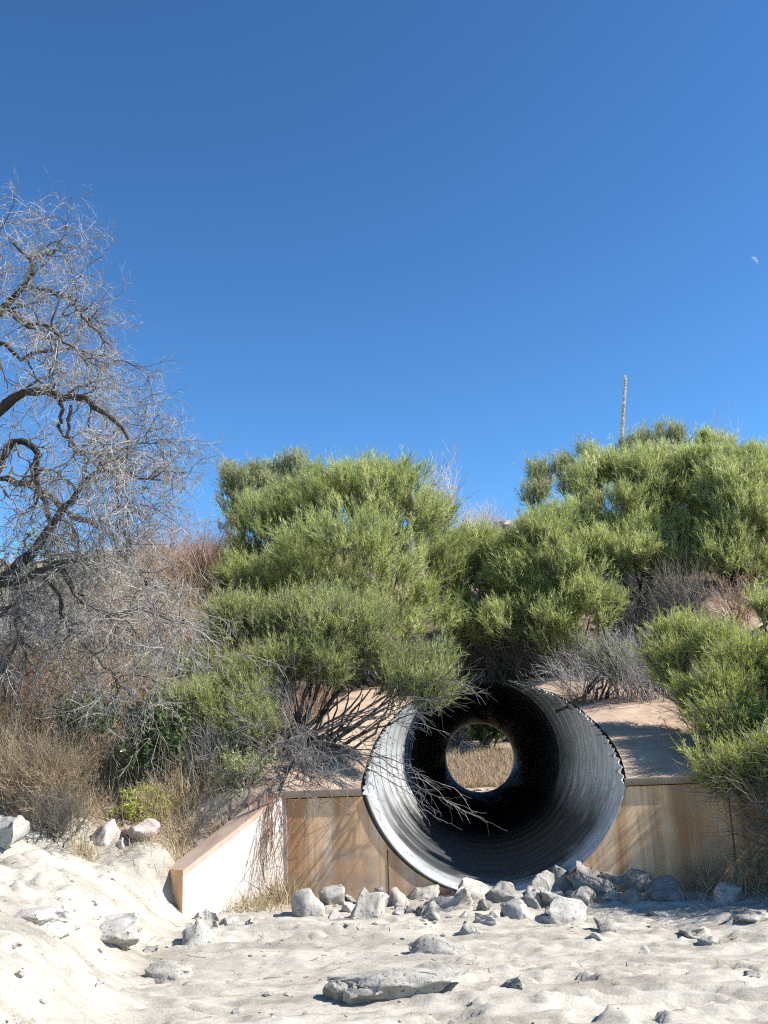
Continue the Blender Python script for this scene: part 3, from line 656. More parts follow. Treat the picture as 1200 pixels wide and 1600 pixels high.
# ------------------------------------------------------------------ plants
def lobes_world(L):
    out = []
    for px, py, rx, rz, Y in L:
        c = at_y(px, py, Y); s = np.dot(c-CAM, cf)/1556.0
        q_ = np.array([rx*s, .8*(rx+rz)*.5*s, rz*s]); out.append((c, q_-np.minimum(.15, q_*.22)))
    return out
def bez(a, b, c, K):
    t = np.linspace(0, 1, K)[None, :, None]
    return a[:, None]*(1-t)**2 + 2*b[:, None]*t*(1-t) + c[:, None]*t*t
def broom(name, base, L, label, cat="shrub", mat=BROOM, nc=260, nb=95, seed=1, stem_r=.035, nstem=12, bl=(.10, .26), bw=.0065, group=None, tint0=.0, dead=0, stem_spread=.25, upness=.75, gap=.25):
    r = np.random.default_rng(seed); LW = lobes_world(L); base = np.array(base, float)
    A = np.array([l[1][0]*l[1][2] for l in LW]); A /= A.sum()
    pts, dirs, lid = [], [], []
    need = nc
    while need > 0:
        k = r.choice(len(LW), p=A, size=need*2); d = unit(r.normal(size=(need*2, 3))+np.array([0, -.15, .35]))
        rad = (.25+.75*r.random(need*2)**.45)
        c = np.array([LW[i][0] for i in k]); rr = np.array([LW[i][1] for i in k])
        p = c+d*rr*rad[:, None]
        nn = fbm(p[:, 0]*1.3, p[:, 1]*1.3, p[:, 2]*1.3, o=2, s=seed)
        g = ground(p[:, 0], p[:, 1], False)
        ok = (nn > -gap*1.2) & (p[:, 2] > g+.25)
        p, d = p[ok][:need], d[ok][:need]
        pts.append(p); dirs.append(d); need -= len(p)
    p = np.concatenate(pts); d = np.concatenate(dirs)
    rel = unit(p-base)
    cd_ = unit(d*.45 + rel*.6 + np.array([0, 0, upness]) + r.normal(size=p.shape)*.27)
    dist = np.linalg.norm(p-base, axis=1); od = np.argsort(dist); p, cd_, dist = p[od], cd_[od], dist[od]
    wood = MB(); W3 = []
    # main stems
    ti = r.choice(np.arange(len(p)//3, len(p)), nstem, replace=False)
    tgt = base+(p[ti]-base)*.8
    b0 = base+np.c_[r.normal(size=(nstem, 2))*stem_spread, np.full(nstem, -.12)]
    b0[:, 2] = ground(b0[:, 0], b0[:, 1], False)-.12
    mid = b0*.5+tgt*.5 + np.c_[(tgt-b0)[:, :2]*.12, -.12*np.linalg.norm(tgt-b0, axis=1)*0+.0*np.ones(nstem)] + r.normal(size=(nstem, 3))*.14
    C = bez(b0, mid, tgt, 9) + r.normal(size=(nstem, 9, 3))*.018
    tubes(wood, C, stem_r*np.linspace(1, .3, 9)[None]*(.6+.6*r.random(nstem))[:, None], 6, .15+.3*r.random(nstem))
    nodes = C[:, 1:].reshape(-1, 3); nd = np.linalg.norm(nodes-base, axis=1)
    tn = unit(np.diff(C, axis=1)).reshape(-1, 3)
    CH = 24
    for s in range(0, len(p), CH):
        q_ = p[s:s+CH]; dq = dist[s:s+CH]
        M = np.linalg.norm(nodes[None]-q_[:, None], axis=2) + np.where(nd[None] > dq[:, None]*.93, 50, 0) + .25*np.abs(dq[:, None]-nd[None]-.5)*0
        j = M.argmin(1); a = nodes[j]; ln = np.linalg.norm(q_-a, axis=1)[:, None]
        b = a+tn[j]*ln*.45+r.normal(size=a.shape)*.03
        c = bez(a, b, q_, 6); W3.append(c)
        nodes = np.concatenate([nodes, c[:, 2:].reshape(-1, 3)]); nd = np.linalg.norm(nodes-base, axis=1)
        tn = np.concatenate([tn, unit(np.diff(c, axis=1))[:, 1:].reshape(-1, 3)])
    W3 = np.concatenate(W3)
    tubes(wood, W3, .0085*np.linspace(1, .35, 6)[None]*(.6+.8*r.random(len(W3)))[:, None], 4, (.2+.5*r.random(len(W3))))
    # bare side twigs
    sw, sr = sprout(W3, np.full(W3.shape[:2], .006), 4, .32, .5, 5, .12, up=.08, rr=(.0035, .0012), rg=r)
    tubes(wood, sw, sr, 3, .25+.6*r.random(len(sw)))
    fol = MB(); n = len(p)
    cb = np.clip(.45+.15*r.normal(size=n)+tint0+.22*fbm(p[:, 0]*.9, p[:, 1]*.9, p[:, 2]*.9, o=2, s=seed+3), 0, 1)
    # each clump: several fine sprigs, each with many needles
    ns_ = 7; si = np.repeat(np.arange(n), ns_)
    sd_ = unit(cd_[si]+r.normal(size=(n*ns_, 3))*.30); so = p[si]-cd_[si]*(r.random(n*ns_)*.22)[:, None]
    sl = (.18+.22*r.random(n*ns_)+.28*r.random(n*ns_)**7)*(.75+.25*bl[1]/.26)
    SP = wander(so, sd_, sl, 4, .08, up=.06, rg=r)
    tubes(wood, SP, .003*np.linspace(1, .4, 4)[None]+np.zeros((len(SP), 1)), 3, .45+.3*r.random(len(SP)))
    per = max(1, int(nb*1.75)//ns_); bi = np.repeat(np.arange(len(SP)), per); t = r.random(len(bi))*3*.999; i = t.astype(int); fr = (t-i)[:, None]
    o = SP[bi, i]*(1-fr)+SP[bi, i+1]*fr; T = unit(SP[bi, i+1]-SP[bi, i])
    D = unit(T+r.normal(size=T.shape)*.42); Ln = (bl[0]+(bl[1]-bl[0])*r.random(len(bi)))*.52
    ti = np.clip(cb[si][bi]+.16*r.normal(size=len(bi))+.10*(t/3-.5), 0, 1)
    needles(fol, o, D, Ln, bw*1.1*(.7+.6*r.random(len(bi))), ti, rg=r)
    root = empty(name, base, label, cat, group)
    wood.build("stems", WOOD, root); fol.build("foliage", mat, root)
    if dead: dead_sprays(root, base, LW, r, dead)
    return root
def dead_sprays(root, base, LW, r, n, spots=None, mat=GREYTWIG, L=.5):
    m = MB()
    if spots is None: spots = base+np.c_[r.normal(size=(n, 2))*.5, .2+.5*r.random(n)]
    spots = np.asarray(spots); k = r.integers(0, len(spots), n)
    P0 = spots[k]+r.normal(size=(n, 3))*.12
    C = wander(P0, np.c_[r.normal(size=(n, 2))*.7+np.array([.15, -.35]), r.normal(size=n)*.5+.05], L*(.7+.8*r.random(n)), 6, .13, droop=.10, rg=r)
    tubes(m, C, .006*np.linspace(1, .4, 6)[None]+np.zeros((n, 1)), 4, .3+.4*r.random(n))
    s1, r1 = sprout(C, np.full(C.shape[:2], .005), 9, L*.55, .42, 5, .10, droop=.06, rr=(.003, .0015), rg=r)
    tubes(m, s1, r1, 3, .3+.65*r.random(len(s1)))
    s2, r2 = sprout(s1, r1, 3, L*.3, .42, 4, .1, droop=.04, rr=(.002, .0012), rg=r)
    tubes(m, s2, r2, 3, .3+.65*r.random(len(s2)))
    m.build("dead_twigs", mat, root); return m
def twiggy(name, base, H, Rx, label, mat, n=26, seed=1, cat="dry bush", lev=(7, 5), rad=.007, wig=.10, up=.03, group=None, leaf=None, leafn=0, leafw=.012, leafl=.03, spread=.6, lean=(0, 0), part="twigs"):
    r = np.random.default_rng(seed); base = np.array(base, float); a = r.random(n)*6.283; tl = r.random(n)**.6*spread
    D = np.c_[np.cos(a)*np.sin(tl)+lean[0], np.sin(a)*np.sin(tl)+lean[1], np.cos(tl)]
    P0 = base+np.c_[r.normal(size=(n, 2))*Rx*.25, np.zeros(n)]; P0[:, 2] = ground(P0[:, 0], P0[:, 1], False)-.06
    C = wander(P0, D, H*(.6+.5*r.random(n)), 8, wig, up=up, rg=r)
    Rr = rad*np.linspace(1, .4, 8)[None]*(.6+.8*r.random(n))[:, None]
    m = MB(); tubes(m, C, Rr, 4, .15+.5*r.random(n)); cur, cr_ = C, Rr; ln = H*.42; last = C
    for q_, k in enumerate(lev):
        cur, cr_ = sprout(cur, cr_, k, ln, .5, 5, wig*1.4, up=up, rr=(rad*.5/(1+q_*.5), rad*.22), rg=r, tmin=.15)
        tubes(m, cur, cr_, 3, np.clip(.25+.75*r.random(len(cur)), 0, 1)); ln *= .5; last = cur
    if leaf is None:
        o = m.build(name, mat, origin=base); tag(o, label, cat, group); return o
    root = empty(name, base, label, cat, group); m.build(part, mat, root)
    f = MB(); N = len(last); bi = r.integers(0, N, leafn); t = r.random(leafn)*3.999; i = t.astype(int); fr = (t-i)[:, None]
    o = last[bi, i]*(1-fr)+last[bi, i+1]*fr
    blades(f, o, unit(r.normal(size=(leafn, 3))+np.array([0, -.2, .35])), leafl*(.6+.8*r.random(leafn)), leafw*(.7+.6*r.random(leafn)), .2, np.clip(r.normal(size=leafn)*.22+.5, 0, 1), rg=r)
    f.build("foliage", leaf, root); return root
def tuft(name, base, H, Rr, n, label, mat=STRAW, seed=1, w=.006, spread=.35, group=None, cat="grass tuft", bend=.45):
    r = np.random.default_rng(seed); base = np.array(base, float)
    P = base+np.c_[r.normal(size=(n, 2))*Rr, np.zeros(n)]; P[:, 2] = ground(P[:, 0], P[:, 1], True)-.02
    D = np.c_[r.normal(size=(n, 2))*spread, np.ones(n)]
    m = MB(); blades(m, P, D, H*(.4+.8*r.random(n)), w*(.6+.8*r.random(n)), bend*(.4+r.random(n)), np.clip(.5+.25*r.normal(size=n), 0, 1), rg=r)
    o = m.build(name, mat, origin=base); tag(o, label, cat, group); return o
def onY(px, Y):
    """ground point in the upright plane Y under that image column"""
    p = at_y(px, 1100, Y); return np.array([p[0], Y, gz(p[0], Y)])
# ---- green brooms over the culvert
broom("broom_shrub", onY(575, 8.0), [(560, 820, 165, 105, 7.6), (435, 860, 105, 100, 7.4), (600, 765, 95, 55, 8.0), (655, 860, 85, 105, 8.0), (500, 925, 165, 70, 6.4), (490, 775, 90, 50, 8.3), (640, 960, 90, 60, 6.8), (560, 980, 120, 50, 5.2), (385, 920, 70, 60, 6.2), (540, 880, 140, 90, 5.6)],
      "huge rounded green desert broom, tallest dome left of centre above the pipe", nc=1500, nb=98, seed=11, nstem=22, stem_spread=.5)
broom("broom_shrub", onY(450, 1.6), [(370, 985, 75, 55, 1.8), (480, 975, 110, 50, 2.2), (600, 985, 95, 55, 2.2), (540, 1000, 100, 60, 1.6), (640, 1040, 85, 40, 1.2), (330, 1060, 70, 50, 1.6), (400, 1085, 80, 40, 1.2), (500, 1060, 90, 45, 1.3), (600, 1030, 90, 50, 1.4), (690, 1080, 62, 26, .6), (650, 1075, 60, 28, .8), (560, 1060, 70, 40, 1.4), (430, 1050, 90, 40, 1.4), (310, 1085, 60, 45, 1.6), (370, 1100, 70, 40, 1.2), (430, 1105, 70, 30, .9), (320, 1125, 50, 28, .9), (270, 1080, 40, 35, 1.6), (300, 1110, 60, 40, .8), (385, 1140, 60, 30, .7)],
      "straggly green broom with grey drooping twigs leaning from the wing wall across the pipe mouth", nc=1600, nb=84, seed=12, nstem=46, bw=.0045, bl=(.07, .17), stem_r=.026, stem_spread=.28, gap=.12, dead=0)
broom("broom_shrub", onY(755, 9.0), [(745, 890, 65, 75, 8.8), (705, 900, 55, 70, 8.6), (775, 878, 48, 40, 9.2), (770, 960, 70, 40, 8.4), (735, 960, 60, 40, 8.2), (770, 985, 70, 35, 7.8), (715, 985, 50, 35, 7.6)],
      "green broom in the dip between the tall dome and the right-hand brooms", nc=620, nb=91, seed=13, nstem=9)
broom("broom_shrub", onY(880, 8.2), [(850, 870, 75, 70, 8.0), (880, 830, 60, 45, 8.6), (815, 910, 60, 60, 7.8), (870, 945, 80, 45, 7.6), (850, 830, 40, 30, 8.6), (890, 900, 80, 50, 7.6), (860, 985, 80, 36, 7.0), (925, 955, 60, 45, 7.0), (800, 975, 70, 36, 7.2)],
      "green broom with leaning bare stems in front of the right-hand thicket", nc=1150, nb=91, seed=14, nstem=12)
broom("broom_shrub", onY(1025, 9.0), [(975, 790, 100, 75, 9.0), (1000, 750, 120, 50, 9.6), (1080, 850, 80, 45, 8.8), (985, 880, 70, 45, 8.0), (1050, 890, 60, 35, 8.0), (930, 870, 50, 45, 8.2), (1060, 790, 75, 70, 9.2), (935, 735, 55, 35, 10.0), (1000, 850, 80, 45, 8.6), (920, 820, 50, 50, 9.2)],
      "big green broom on dark upright stems in the middle of the right-hand thicket", nc=1500, nb=91, seed=15, nstem=16, stem_r=.045)
broom("broom_shrub", onY(1170, 8.0), [(1150, 770, 75, 65, 8.2), (1110, 735, 80, 40, 9.0), (1180, 735, 60, 40, 9.0), (1170, 810, 70, 50, 7.8), (1130, 880, 50, 30, 7.4), (1190, 890, 40, 30, 7.4), (1215, 760, 60, 70, 8.6), (1140, 845, 60, 40, 7.6), (1210, 850, 60, 50, 8.0), (1290, 800, 80, 80, 8.6)],
      "green broom with tall dark forked stems at the right edge of the photo", nc=1050, nb=91, seed=16, nstem=11, stem_r=.05)
broom("broom_shrub", onY(385, 12.5), [(374, 768, 44, 40, 12.5), (350, 802, 34, 32, 12.3), (402, 748, 22, 24, 12.8), (390, 800, 44, 34, 12.3), (360, 745, 18, 20, 12.6)],
      "sparse olive broom on the crest just left of the tall dome", mat=OLIVE, nc=200, nb=84, seed=17, nstem=7, bw=.008, tint0=.1)
broom("broom_shrub", onY(455, 13.0), [(459, 730, 24, 24, 13.0), (428, 742, 22, 26, 13.2), (445, 765, 36, 26, 12.8), (410, 765, 30, 26, 12.8)],
      "two small feathery tops peeping over the left shoulder of the tall dome", mat=OLIVE, nc=120, nb=84, seed=18, nstem=4, bw=.008, tint0=.15)
broom("broom_shrub", onY(848, 11.5), [(843, 745, 24, 26, 11.5), (838, 775, 28, 20, 11.3), (868, 735, 8, 12, 11.5)],
      "loose olive broom on the crest at the left end of the right-hand thicket", mat=OLIVE, nc=60, nb=84, seed=19, nstem=6, bw=.008, tint0=.1)
broom("broom_shrub", onY(895, 12.0), [(892, 735, 28, 28, 12.0), (905, 765, 40, 35, 11.8), (930, 740, 30, 30, 11.8), (915, 708, 16, 14, 12.2)],
      "olive broom with open stems second from the left on the right-hand crest", mat=OLIVE, nc=150, nb=84, seed=20, nstem=6, bw=.008, tint0=.1)
broom("broom_shrub", onY(985, 13.0), [(972, 705, 32, 26, 13.0), (1012, 695, 28, 26, 13.0), (1055, 690, 24, 24, 13.2), (1000, 735, 70, 30, 12.6), (1040, 725, 50, 30, 12.6), (1030, 672, 10, 8, 13)],
      "olive broom with pale seed tips around the foot of the tall agave stalk", mat=OLIVE, nc=240, nb=84, seed=21, nstem=9, bw=.008, tint0=.15)
broom("broom_shrub", onY(1110, 13.0), [(1105, 700, 28, 22, 13.0), (1130, 708, 26, 20, 13.0), (1120, 730, 60, 24, 12.8), (1175, 725, 40, 26, 12.8), (1160, 712, 20, 14, 13.2), (1195, 712, 18, 22, 13.2)],
      "row of small feathery broom tops on the crest near the right edge", mat=BROOM, nc=240, nb=84, seed=22, nstem=6, bw=.008)
broom("broom_shrub", onY(1200, .9), [(1125, 1020, 60, 45, 1.6), (1050, 1045, 45, 45, 1.8), (1045, 1015, 34, 34, 2.0), (1075, 1000, 40, 34, 2.0), (1180, 1060, 75, 60, 1.0), (1250, 1060, 85, 80, 1.0), (1050, 1020, 24, 28, 2.0), (1090, 1090, 40, 36, 1.0), (1140, 1150, 60, 55, .3), (1215, 1170, 80, 70, .2), (1110, 1200, 44, 44, -.4), (1170, 1215, 70, 40, -.6), (1230, 1200, 60, 50, -.7), (1140, 1100, 60, 50, .6), (1330, 1100, 110, 110, .8)],
      "bright yellow-green broom hanging over the headwall at the right edge", mat=BROOMY, nc=1600, nb=98, seed=23, nstem=18, bl=(.06, .15), bw=.0045, stem_r=.028, stem_spread=.3, tint0=.05)
broom("broom_shrub", onY(1195, 5.0), [(1192, 955, 22, 24, 5.0), (1240, 960, 40, 40, 5.0)],
      "small round green broom at the right edge above the yellow-green one", nc=70, nb=84, seed=24, nstem=6, tint0=.1)
broom("broom_shrub", onY(935, 4.2), [(940, 1035, 34, 22, 4.0), (925, 1015, 26, 18, 4.2), (965, 1045, 26, 14, 3.8)],
      "low grey-green broom lying on the upper edge of the concrete apron", mat=OLIVE, nc=80, nb=70, seed=25, nstem=8, tint0=.2, bl=(.06, .14), bw=.005)
broom("broom_shrub", onY(265, 3.4), [(268, 1065, 40, 34, 3.4), (300, 1040, 30, 26, 3.4), (240, 1055, 22, 20, 3.4)],
      "thin green broom left of the straggly one on the hillside", nc=90, nb=70, seed=26, nstem=8, bl=(.07, .16), bw=.0045, gap=.1)
broom("broom_shrub", np.array([5.3, -.5, gz(5.3, -.5)]), [(1330, 1170, 110, 90, -.6), (1300, 1190, 80, 70, -1.1), (1390, 1140, 110, 90, -1.0), (1330, 1055, 80, 70, .1), (1410, 1010, 90, 80, .1),  (1270, 1230, 70, 60, -.8), (1360, 1270, 90, 60, -.9)],
      "broom mostly outside the right edge that shades the foot of the headwall", nc=1200, nb=70, seed=27, nstem=14, bw=.008)
# grey dead sprays hanging from the straggly broom over the wing wall and the pipe
st = bpy.data.objects["broom_shrub.001"]; rr_ = np.random.default_rng(77)
sp_ = [at_y(x, y, Y) for x, y, Y in ((450, 1150, .9), (430, 1190, .5), (470, 1180, .4), (410, 1210, .3), (500, 1140, .9), (455, 1225, .1), (430, 1120, 1.2), (385, 1180, .8))]
dead_sprays(st, np.array(st.location), None, rr_, 75, sp_, mat=DARKTWIG, L=.5)
m = MB(); n = 26
ends = [(690, 1250, -.5), (660, 1262, -.4), (705, 1236, -.4), (640, 1215, -.3), (720, 1060, .3), (700, 1090, 0.), (690, 1110, .0), (730, 1085, .2), (650, 1130, .2), (600, 1170, .3), (585, 1200, .1), (540, 1230, -.1), (575, 1140, .5), (620, 1120, .4), (520, 1260, -.15), (480, 1290, -.2), (500, 1245, 0)]
A = []; B = []; Cc = []
for k, (x, y, Y) in enumerate(ends):
    a = at_y(470+8*(k % 4), 1165-6*(k % 3), 1.0); c = at_y(x, y, Y); A.append(a); Cc.append(c); B.append((a+c)/2+np.array([0, -.1, .22]))
C = bez(np.array(A), np.array(B), np.array(Cc), 12)+rr_.normal(size=(len(ends), 12, 3))*.02
tubes(m, C, .012*np.linspace(1, .25, 12)[None]+np.zeros((len(ends), 1)), 5, .12+.45*rr_.random(len(ends)))
s1, r1 = sprout(C, np.full(C.shape[:2], .006), 9, .42, .42, 7, .16, droop=.03, rr=(.004, .0015), rg=rr_, tmin=.35)
tubes(m, s1, r1, 3, .3+.6*rr_.random(len(s1)))
s2, r2 = sprout(s1, r1, 3, .22, .45, 5, .16, rr=(.0025, .0013), rg=rr_); tubes(m, s2, r2, 3, .3+.6*rr_.random(len(s2)))
m.build("dead_branches", DARKTWIG, st)
# hanging root-like strands down the white wing wall
m = MB(); n = 30; P0 = np.array([at_y(u, 1240, .02) for u in rr_.uniform(392, 450, n)]); P0[:, 1] -= .18
C = wander(P0, np.c_[rr_.normal(size=n)*.12, -.25+rr_.normal(size=n)*.1, np.full(n, -1.)], .35+.6*rr_.random(n), 8, .07, droop=.1, rg=rr_)
tubes(m, C, .0035*np.linspace(1, .4, 8)[None]+np.zeros((n, 1)), 4, .1+.3*rr_.random(n))
s1, r1 = sprout(C, np.full(C.shape[:2], .003), 5, .2, .3, 5, .08, droop=.15, rr=(.002, .001), rg=rr_); tubes(m, s1, r1, 3, .2+.4*rr_.random(len(s1)))
m.build("hanging_twigs", REDTWIG, st)
# ---- dry brush
BR = [
 ("dry_bush", onY(1000, 3.8), .95, .9, "pale tan bush of bare upright twigs above the apron's right side", GREYTWIG, 95, 31, (5, 3), .0065, .12, .04, .6, (-.1, 0)),
 ("dry_bush", onY(925, 4.6), .9, .7, "grey tangle of bare twigs leaning left above the apron", GREYTWIG, 40, 32, (5, 3), .007, .12, .0, .7, (-.4, 0)),
 ("dry_bush", onY(1170, 6.0), .8, .4, "dark reddish twiggy bush at the right edge under the broom stems", REDTWIG, 30, 33, (6, 3), .008, .14, .03, .7, (0, 0)),
 ("dry_bush", onY(1085, 1.6), .55, .3, "small dark bare twig bush at the right edge of the apron", REDTWIG, 16, 34, (5, 3), .006, .12, .0, 1.0, (-.5, 0)),
 ("dry_bush", onY(905, 4.0), .45, .25, "low dark crooked twigs casting shadow on the apron", REDTWIG, 12, 35, (4, 2), .009, .18, -.01, 1.0, (-.3, -.1)),
 ("dry_bush", onY(715, 15.5), 2.1, .35, "bare whitish sapling on the crest right of the tall dome", PALE, 9, 36, (8, 6), .018, .08, .05, .35, (0, 0)),
 ("dry_bush", onY(770, 15.5), 1.1, .9, "pale spiky dead bush in the grass on the crest", PALE, 60, 37, (5, 3), .009, .09, .03, .6, (0, 0)),
 ("dry_bush", onY(262, 8.5), 1.6, 1.3, "wide reddish brown dry bush below the crest left of the dome", REDTWIG, 90, 38, (8, 5), .009, .12, .03, .7, (0, 0)),
 ("dry_bush", onY(315, 7.0), 1.6, .8, "rusty dry bush pressed against the left side of the tall dome", REDTWIG, 70, 39, (8, 5), .008, .12, .05, .5, (0, 0)),
 ("dry_bush", onY(190, 5.5), 1.5, 1.2, "tan brown dry bush on the hillside under the dead tree", TANTWIG, 80, 40, (8, 5), .008, .13, .02, .7, (0, 0)),
 ("dry_bush", onY(280, 4.8), 1.3, .9, "greyish brown dry bush between the thin broom and the dead tree", TANTWIG, 70, 41, (8, 5), .007, .14, .02, .7, (0, 0)),
 ("dry_bush", onY(80, 4.5), 1.5, 1.2, "grey dry bush on the hillside under the dead trunk", GREYTWIG, 80, 42, (8, 5), .007, .14, .02, .7, (0, 0)),
 ("dry_bush", onY(20, 1.8), 1.25, .9, "reddish dry bush near the left edge above the brown wispy one", REDTWIG, 80, 43, (8, 5), .006, .12, .03, .6, (0, 0)),
 ("dry_bush", onY(60, -.2), .85, .7, "big wispy brown bush spilling onto the sand at the left edge", TANTWIG, 130, 44, (8, 5), .005, .10, .03, .55, (.15, -.15)),
 ("dry_bush", onY(85, -.6), .5, .5, "dark purplish twiggy bush at the foot of the left bank", WOOD, 110, 45, (7, 4), .0045, .10, .02, .7, (.1, -.2)),
 ("dry_bush", onY(-60, .3), 1.2, .9, "brown dry bush mostly cut off by the left edge", TANTWIG, 100, 46, (8, 5), .006, .10, .03, .6, (0, 0)),
 ("dry_bush", onY(150, 2.6), .95, .8, "brown tangle of dry twigs above the leafy green bushes", TANTWIG, 80, 47, (8, 5), .006, .13, .02, .7, (0, 0)),
 ("dry_bush", onY(185, .9), .6, .5, "coppery weed stalks below the leafy green bushes", TANTWIG, 70, 48, (5, 3), .0045, .10, .05, .45, (0, 0)),
 ("dry_bush", onY(250, .1), .5, .5, "dry brown weed clump between the grass and the wing wall", TANTWIG, 80, 49, (6, 3), .004, .10, .03, .6, (0, 0)),
 ("dry_bush", onY(330, .7), .7, .5, "grey brown weeds behind the top of the wing wall", GREYTWIG, 70, 50, (7, 4), .004, .10, .03, .6, (0, 0)),
 ("dry_bush", onY(390, 1.2), .9, .5, "dark grey twig thicket at the foot of the straggly broom", GREYTWIG, 70, 51, (8, 4), .005, .10, .03, .6, (0, 0)),
 ("dry_bush", onY(800, 8.4), 1.1, 1.2, "dark twig thicket standing in for shade under the brooms behind the apron", WOOD, 110, 52, (8, 4), .007, .13, .02, .8, (0, 0)),  # this and the next two: shade under the brooms painted as dark twigs
 ("dry_bush", onY(720, 8.4), 1.0, .9, "dark twig thicket standing in for shade at the back left corner of the apron", WOOD, 80, 53, (8, 4), .007, .13, .02, .8, (0, 0)),
 ("dry_bush", onY(870, 7.8), 1.0, 1.0, "dark brush thicket standing in for shade at the back right corner of the apron", WOOD, 90, 54, (8, 4), .007, .13, .02, .8, (0, 0)),
 ("dry_bush", onY(1065, 7.0), 1.0, 1.0, "dark twig thicket beneath the big upright broom stems", WOOD, 60, 55, (7, 4), .008, .13, .02, .7, (0, 0)),
 ("dry_bush", onY(1170, -.5), .42, .9, "shaded straw-coloured weeds against the brown headwall at the right", TANTWIG, 90, 56, (5, 3), .004, .10, .03, .6, (0, 0)),
 ("dry_bush", onY(1310, -.9), 1.35, .8, "unseen dark brush added past the right edge to shade the wall foot", WOOD, 130, 60, (8, 5), .007, .12, .03, .7, (-.15, 0)),  # this and the next: unseen bushes added to cast shade leftward
 ("dry_bush", onY(1390, -1.3), 1.6, .9, "tall unseen brush added past the right edge to shade the wash", WOOD, 130, 61, (8, 5), .008, .12, .03, .7, (-.15, 0)),
 ("dry_bush", onY(1075, -.35), .35, .35, "low dark weeds between the shaded rocks and the pink boulder", TANTWIG, 50, 57, (5, 3), .004, .12, .02, .8, (0, 0)),
 ("dry_bush", onY(1075, 13.5), 1.3, .2, "thin bare stalks on the crest right of the agave stalk", GREYTWIG, 6, 58, (5, 4), .007, .08, .05, .3, (0, 0)),
 ("dry_bush", onY(1195, 12.5), 2.6, .3, "tall pale bare stem on the crest at the right edge", GREYTWIG, 5, 59, (6, 4), .012, .06, .05, .2, (0, 0)),
]
for nm, b_, H, Rx, lb, mt, n_, sd_, lv, rd, wg, u_, spd, ln_ in BR:
    twiggy(nm, b_, H, Rx, lb, mt, n_, sd_, "dry bush", lv, rd, wg, u_, None, spread=spd, lean=ln_)
# ---- leafy bushes
twiggy("leafy_bush", onY(240, .6), .95, .35, "leafy bright green bush standing right of the hillside boulder", WOOD, 26, 61, "leafy bush", (5, 3), .006, .1, .04, leaf=LEAFG, leafn=2600, leafw=.028, leafl=.055, spread=.35)
twiggy("leafy_bush", onY(140, 1.6), .7, .5, "dark leafy green bush left of the hillside boulder", WOOD, 26, 62, "leafy bush", (5, 3), .006, .1, .02, leaf=LEAFG, leafn=2600, leafw=.028, leafl=.055, spread=.6)
twiggy("leafy_bush", onY(235, .1), .36, .35, "low yellow-green weeds below the leafy bright green bush", TANTWIG, 40, 63, "leafy bush", (4, 3), .003, .1, .02, leaf=BROOMY, leafn=4200, leafw=.012, leafl=.05, spread=.7)
twiggy("leafy_bush", onY(60, 6.5), 1.6, .8, "olive leafy bush half hidden behind the lower limbs of the dead tree", WOOD, 26, 64, "leafy bush", (6, 4), .008, .1, .03, leaf=LEAFG, leafn=5200, leafw=.035, leafl=.07, spread=.6)
twiggy("leafy_bush", onY(60, 3.6), .9, .5, "small olive leafy bush under the dead tree near the left edge", WOOD, 22, 65, "leafy bush", (6, 3), .006, .1, .03, leaf=OLIVE, leafn=3200, leafw=.025, leafl=.05, spread=.6)
twiggy("leafy_bush", onY(375, .35), .42, .25, "little dark green bush on top of the wing wall corner", WOOD, 22, 66, "leafy bush", (5, 3), .004, .1, .03, leaf=OLIVE, leafn=2600, leafw=.008, leafl=.05, spread=.6)
# ---- grass
TF = [
 (onY(432, -.12), .42, .13, 520, "straw grass tuft in the corner between white wing wall and headwall", STRAW, 71, .005, .35),
 (onY(395, -.55), .22, .14, 420, "low straw grass along the foot of the white wing wall", STRAW, 72, .005, .5),
 (onY(310, .05), .42, .22, 800, "dry yellow grass tuft behind the wing wall's slope", STRAW, 73, .005, .4),
 (onY(285, .6), .6, .25, 700, "tall pale grass stalks near the leafy green bush", STRAW, 74, .005, .22),
 (onY(240, -.5), .2, .25, 700, "short matted straw at the sand's edge on the left bank", STRAW, 75, .004, .7),
 (onY(140, -.9), .2, .07, 300, "small straw tuft at the right foot of the purplish bush", STRAW, 76, .004, .4),
 (onY(120, .2), .45, .3, 500, "long loose straw stalks in the wispy brown bush", STRAW, 77, .005, .5),
 (onY(1115, -.7), .3, .3, 350, "thin shaded grass beside the pale pink boulder", STRAW, 78, .004, .5),
 (onY(735, 15.3), .75, .8, 1400, "pale grass patch on the crest beside the bare sapling", PALE, 79, .010, .25),
 (onY(800, 15.3), .8, .6, 1100, "pale grass patch on the crest above the flat boulder", PALE, 80, .010, .25),
 (onY(290, 12.5), .6, 1.2, 1700, "bleached grass patch on the crest left of the olive broom", PALE, 81, .010, .35),
 (onY(200, 13), .5, 1.5, 1700, "bleached grass on the crest behind the dead tree's twigs", PALE, 82, .010, .35),
]
for b_, H, Rr, n_, lb, mt, sd_, w_, sp2 in TF: tuft("grass_tuft", b_, H, Rr, n_, lb, mt, sd_, w_, sp2)
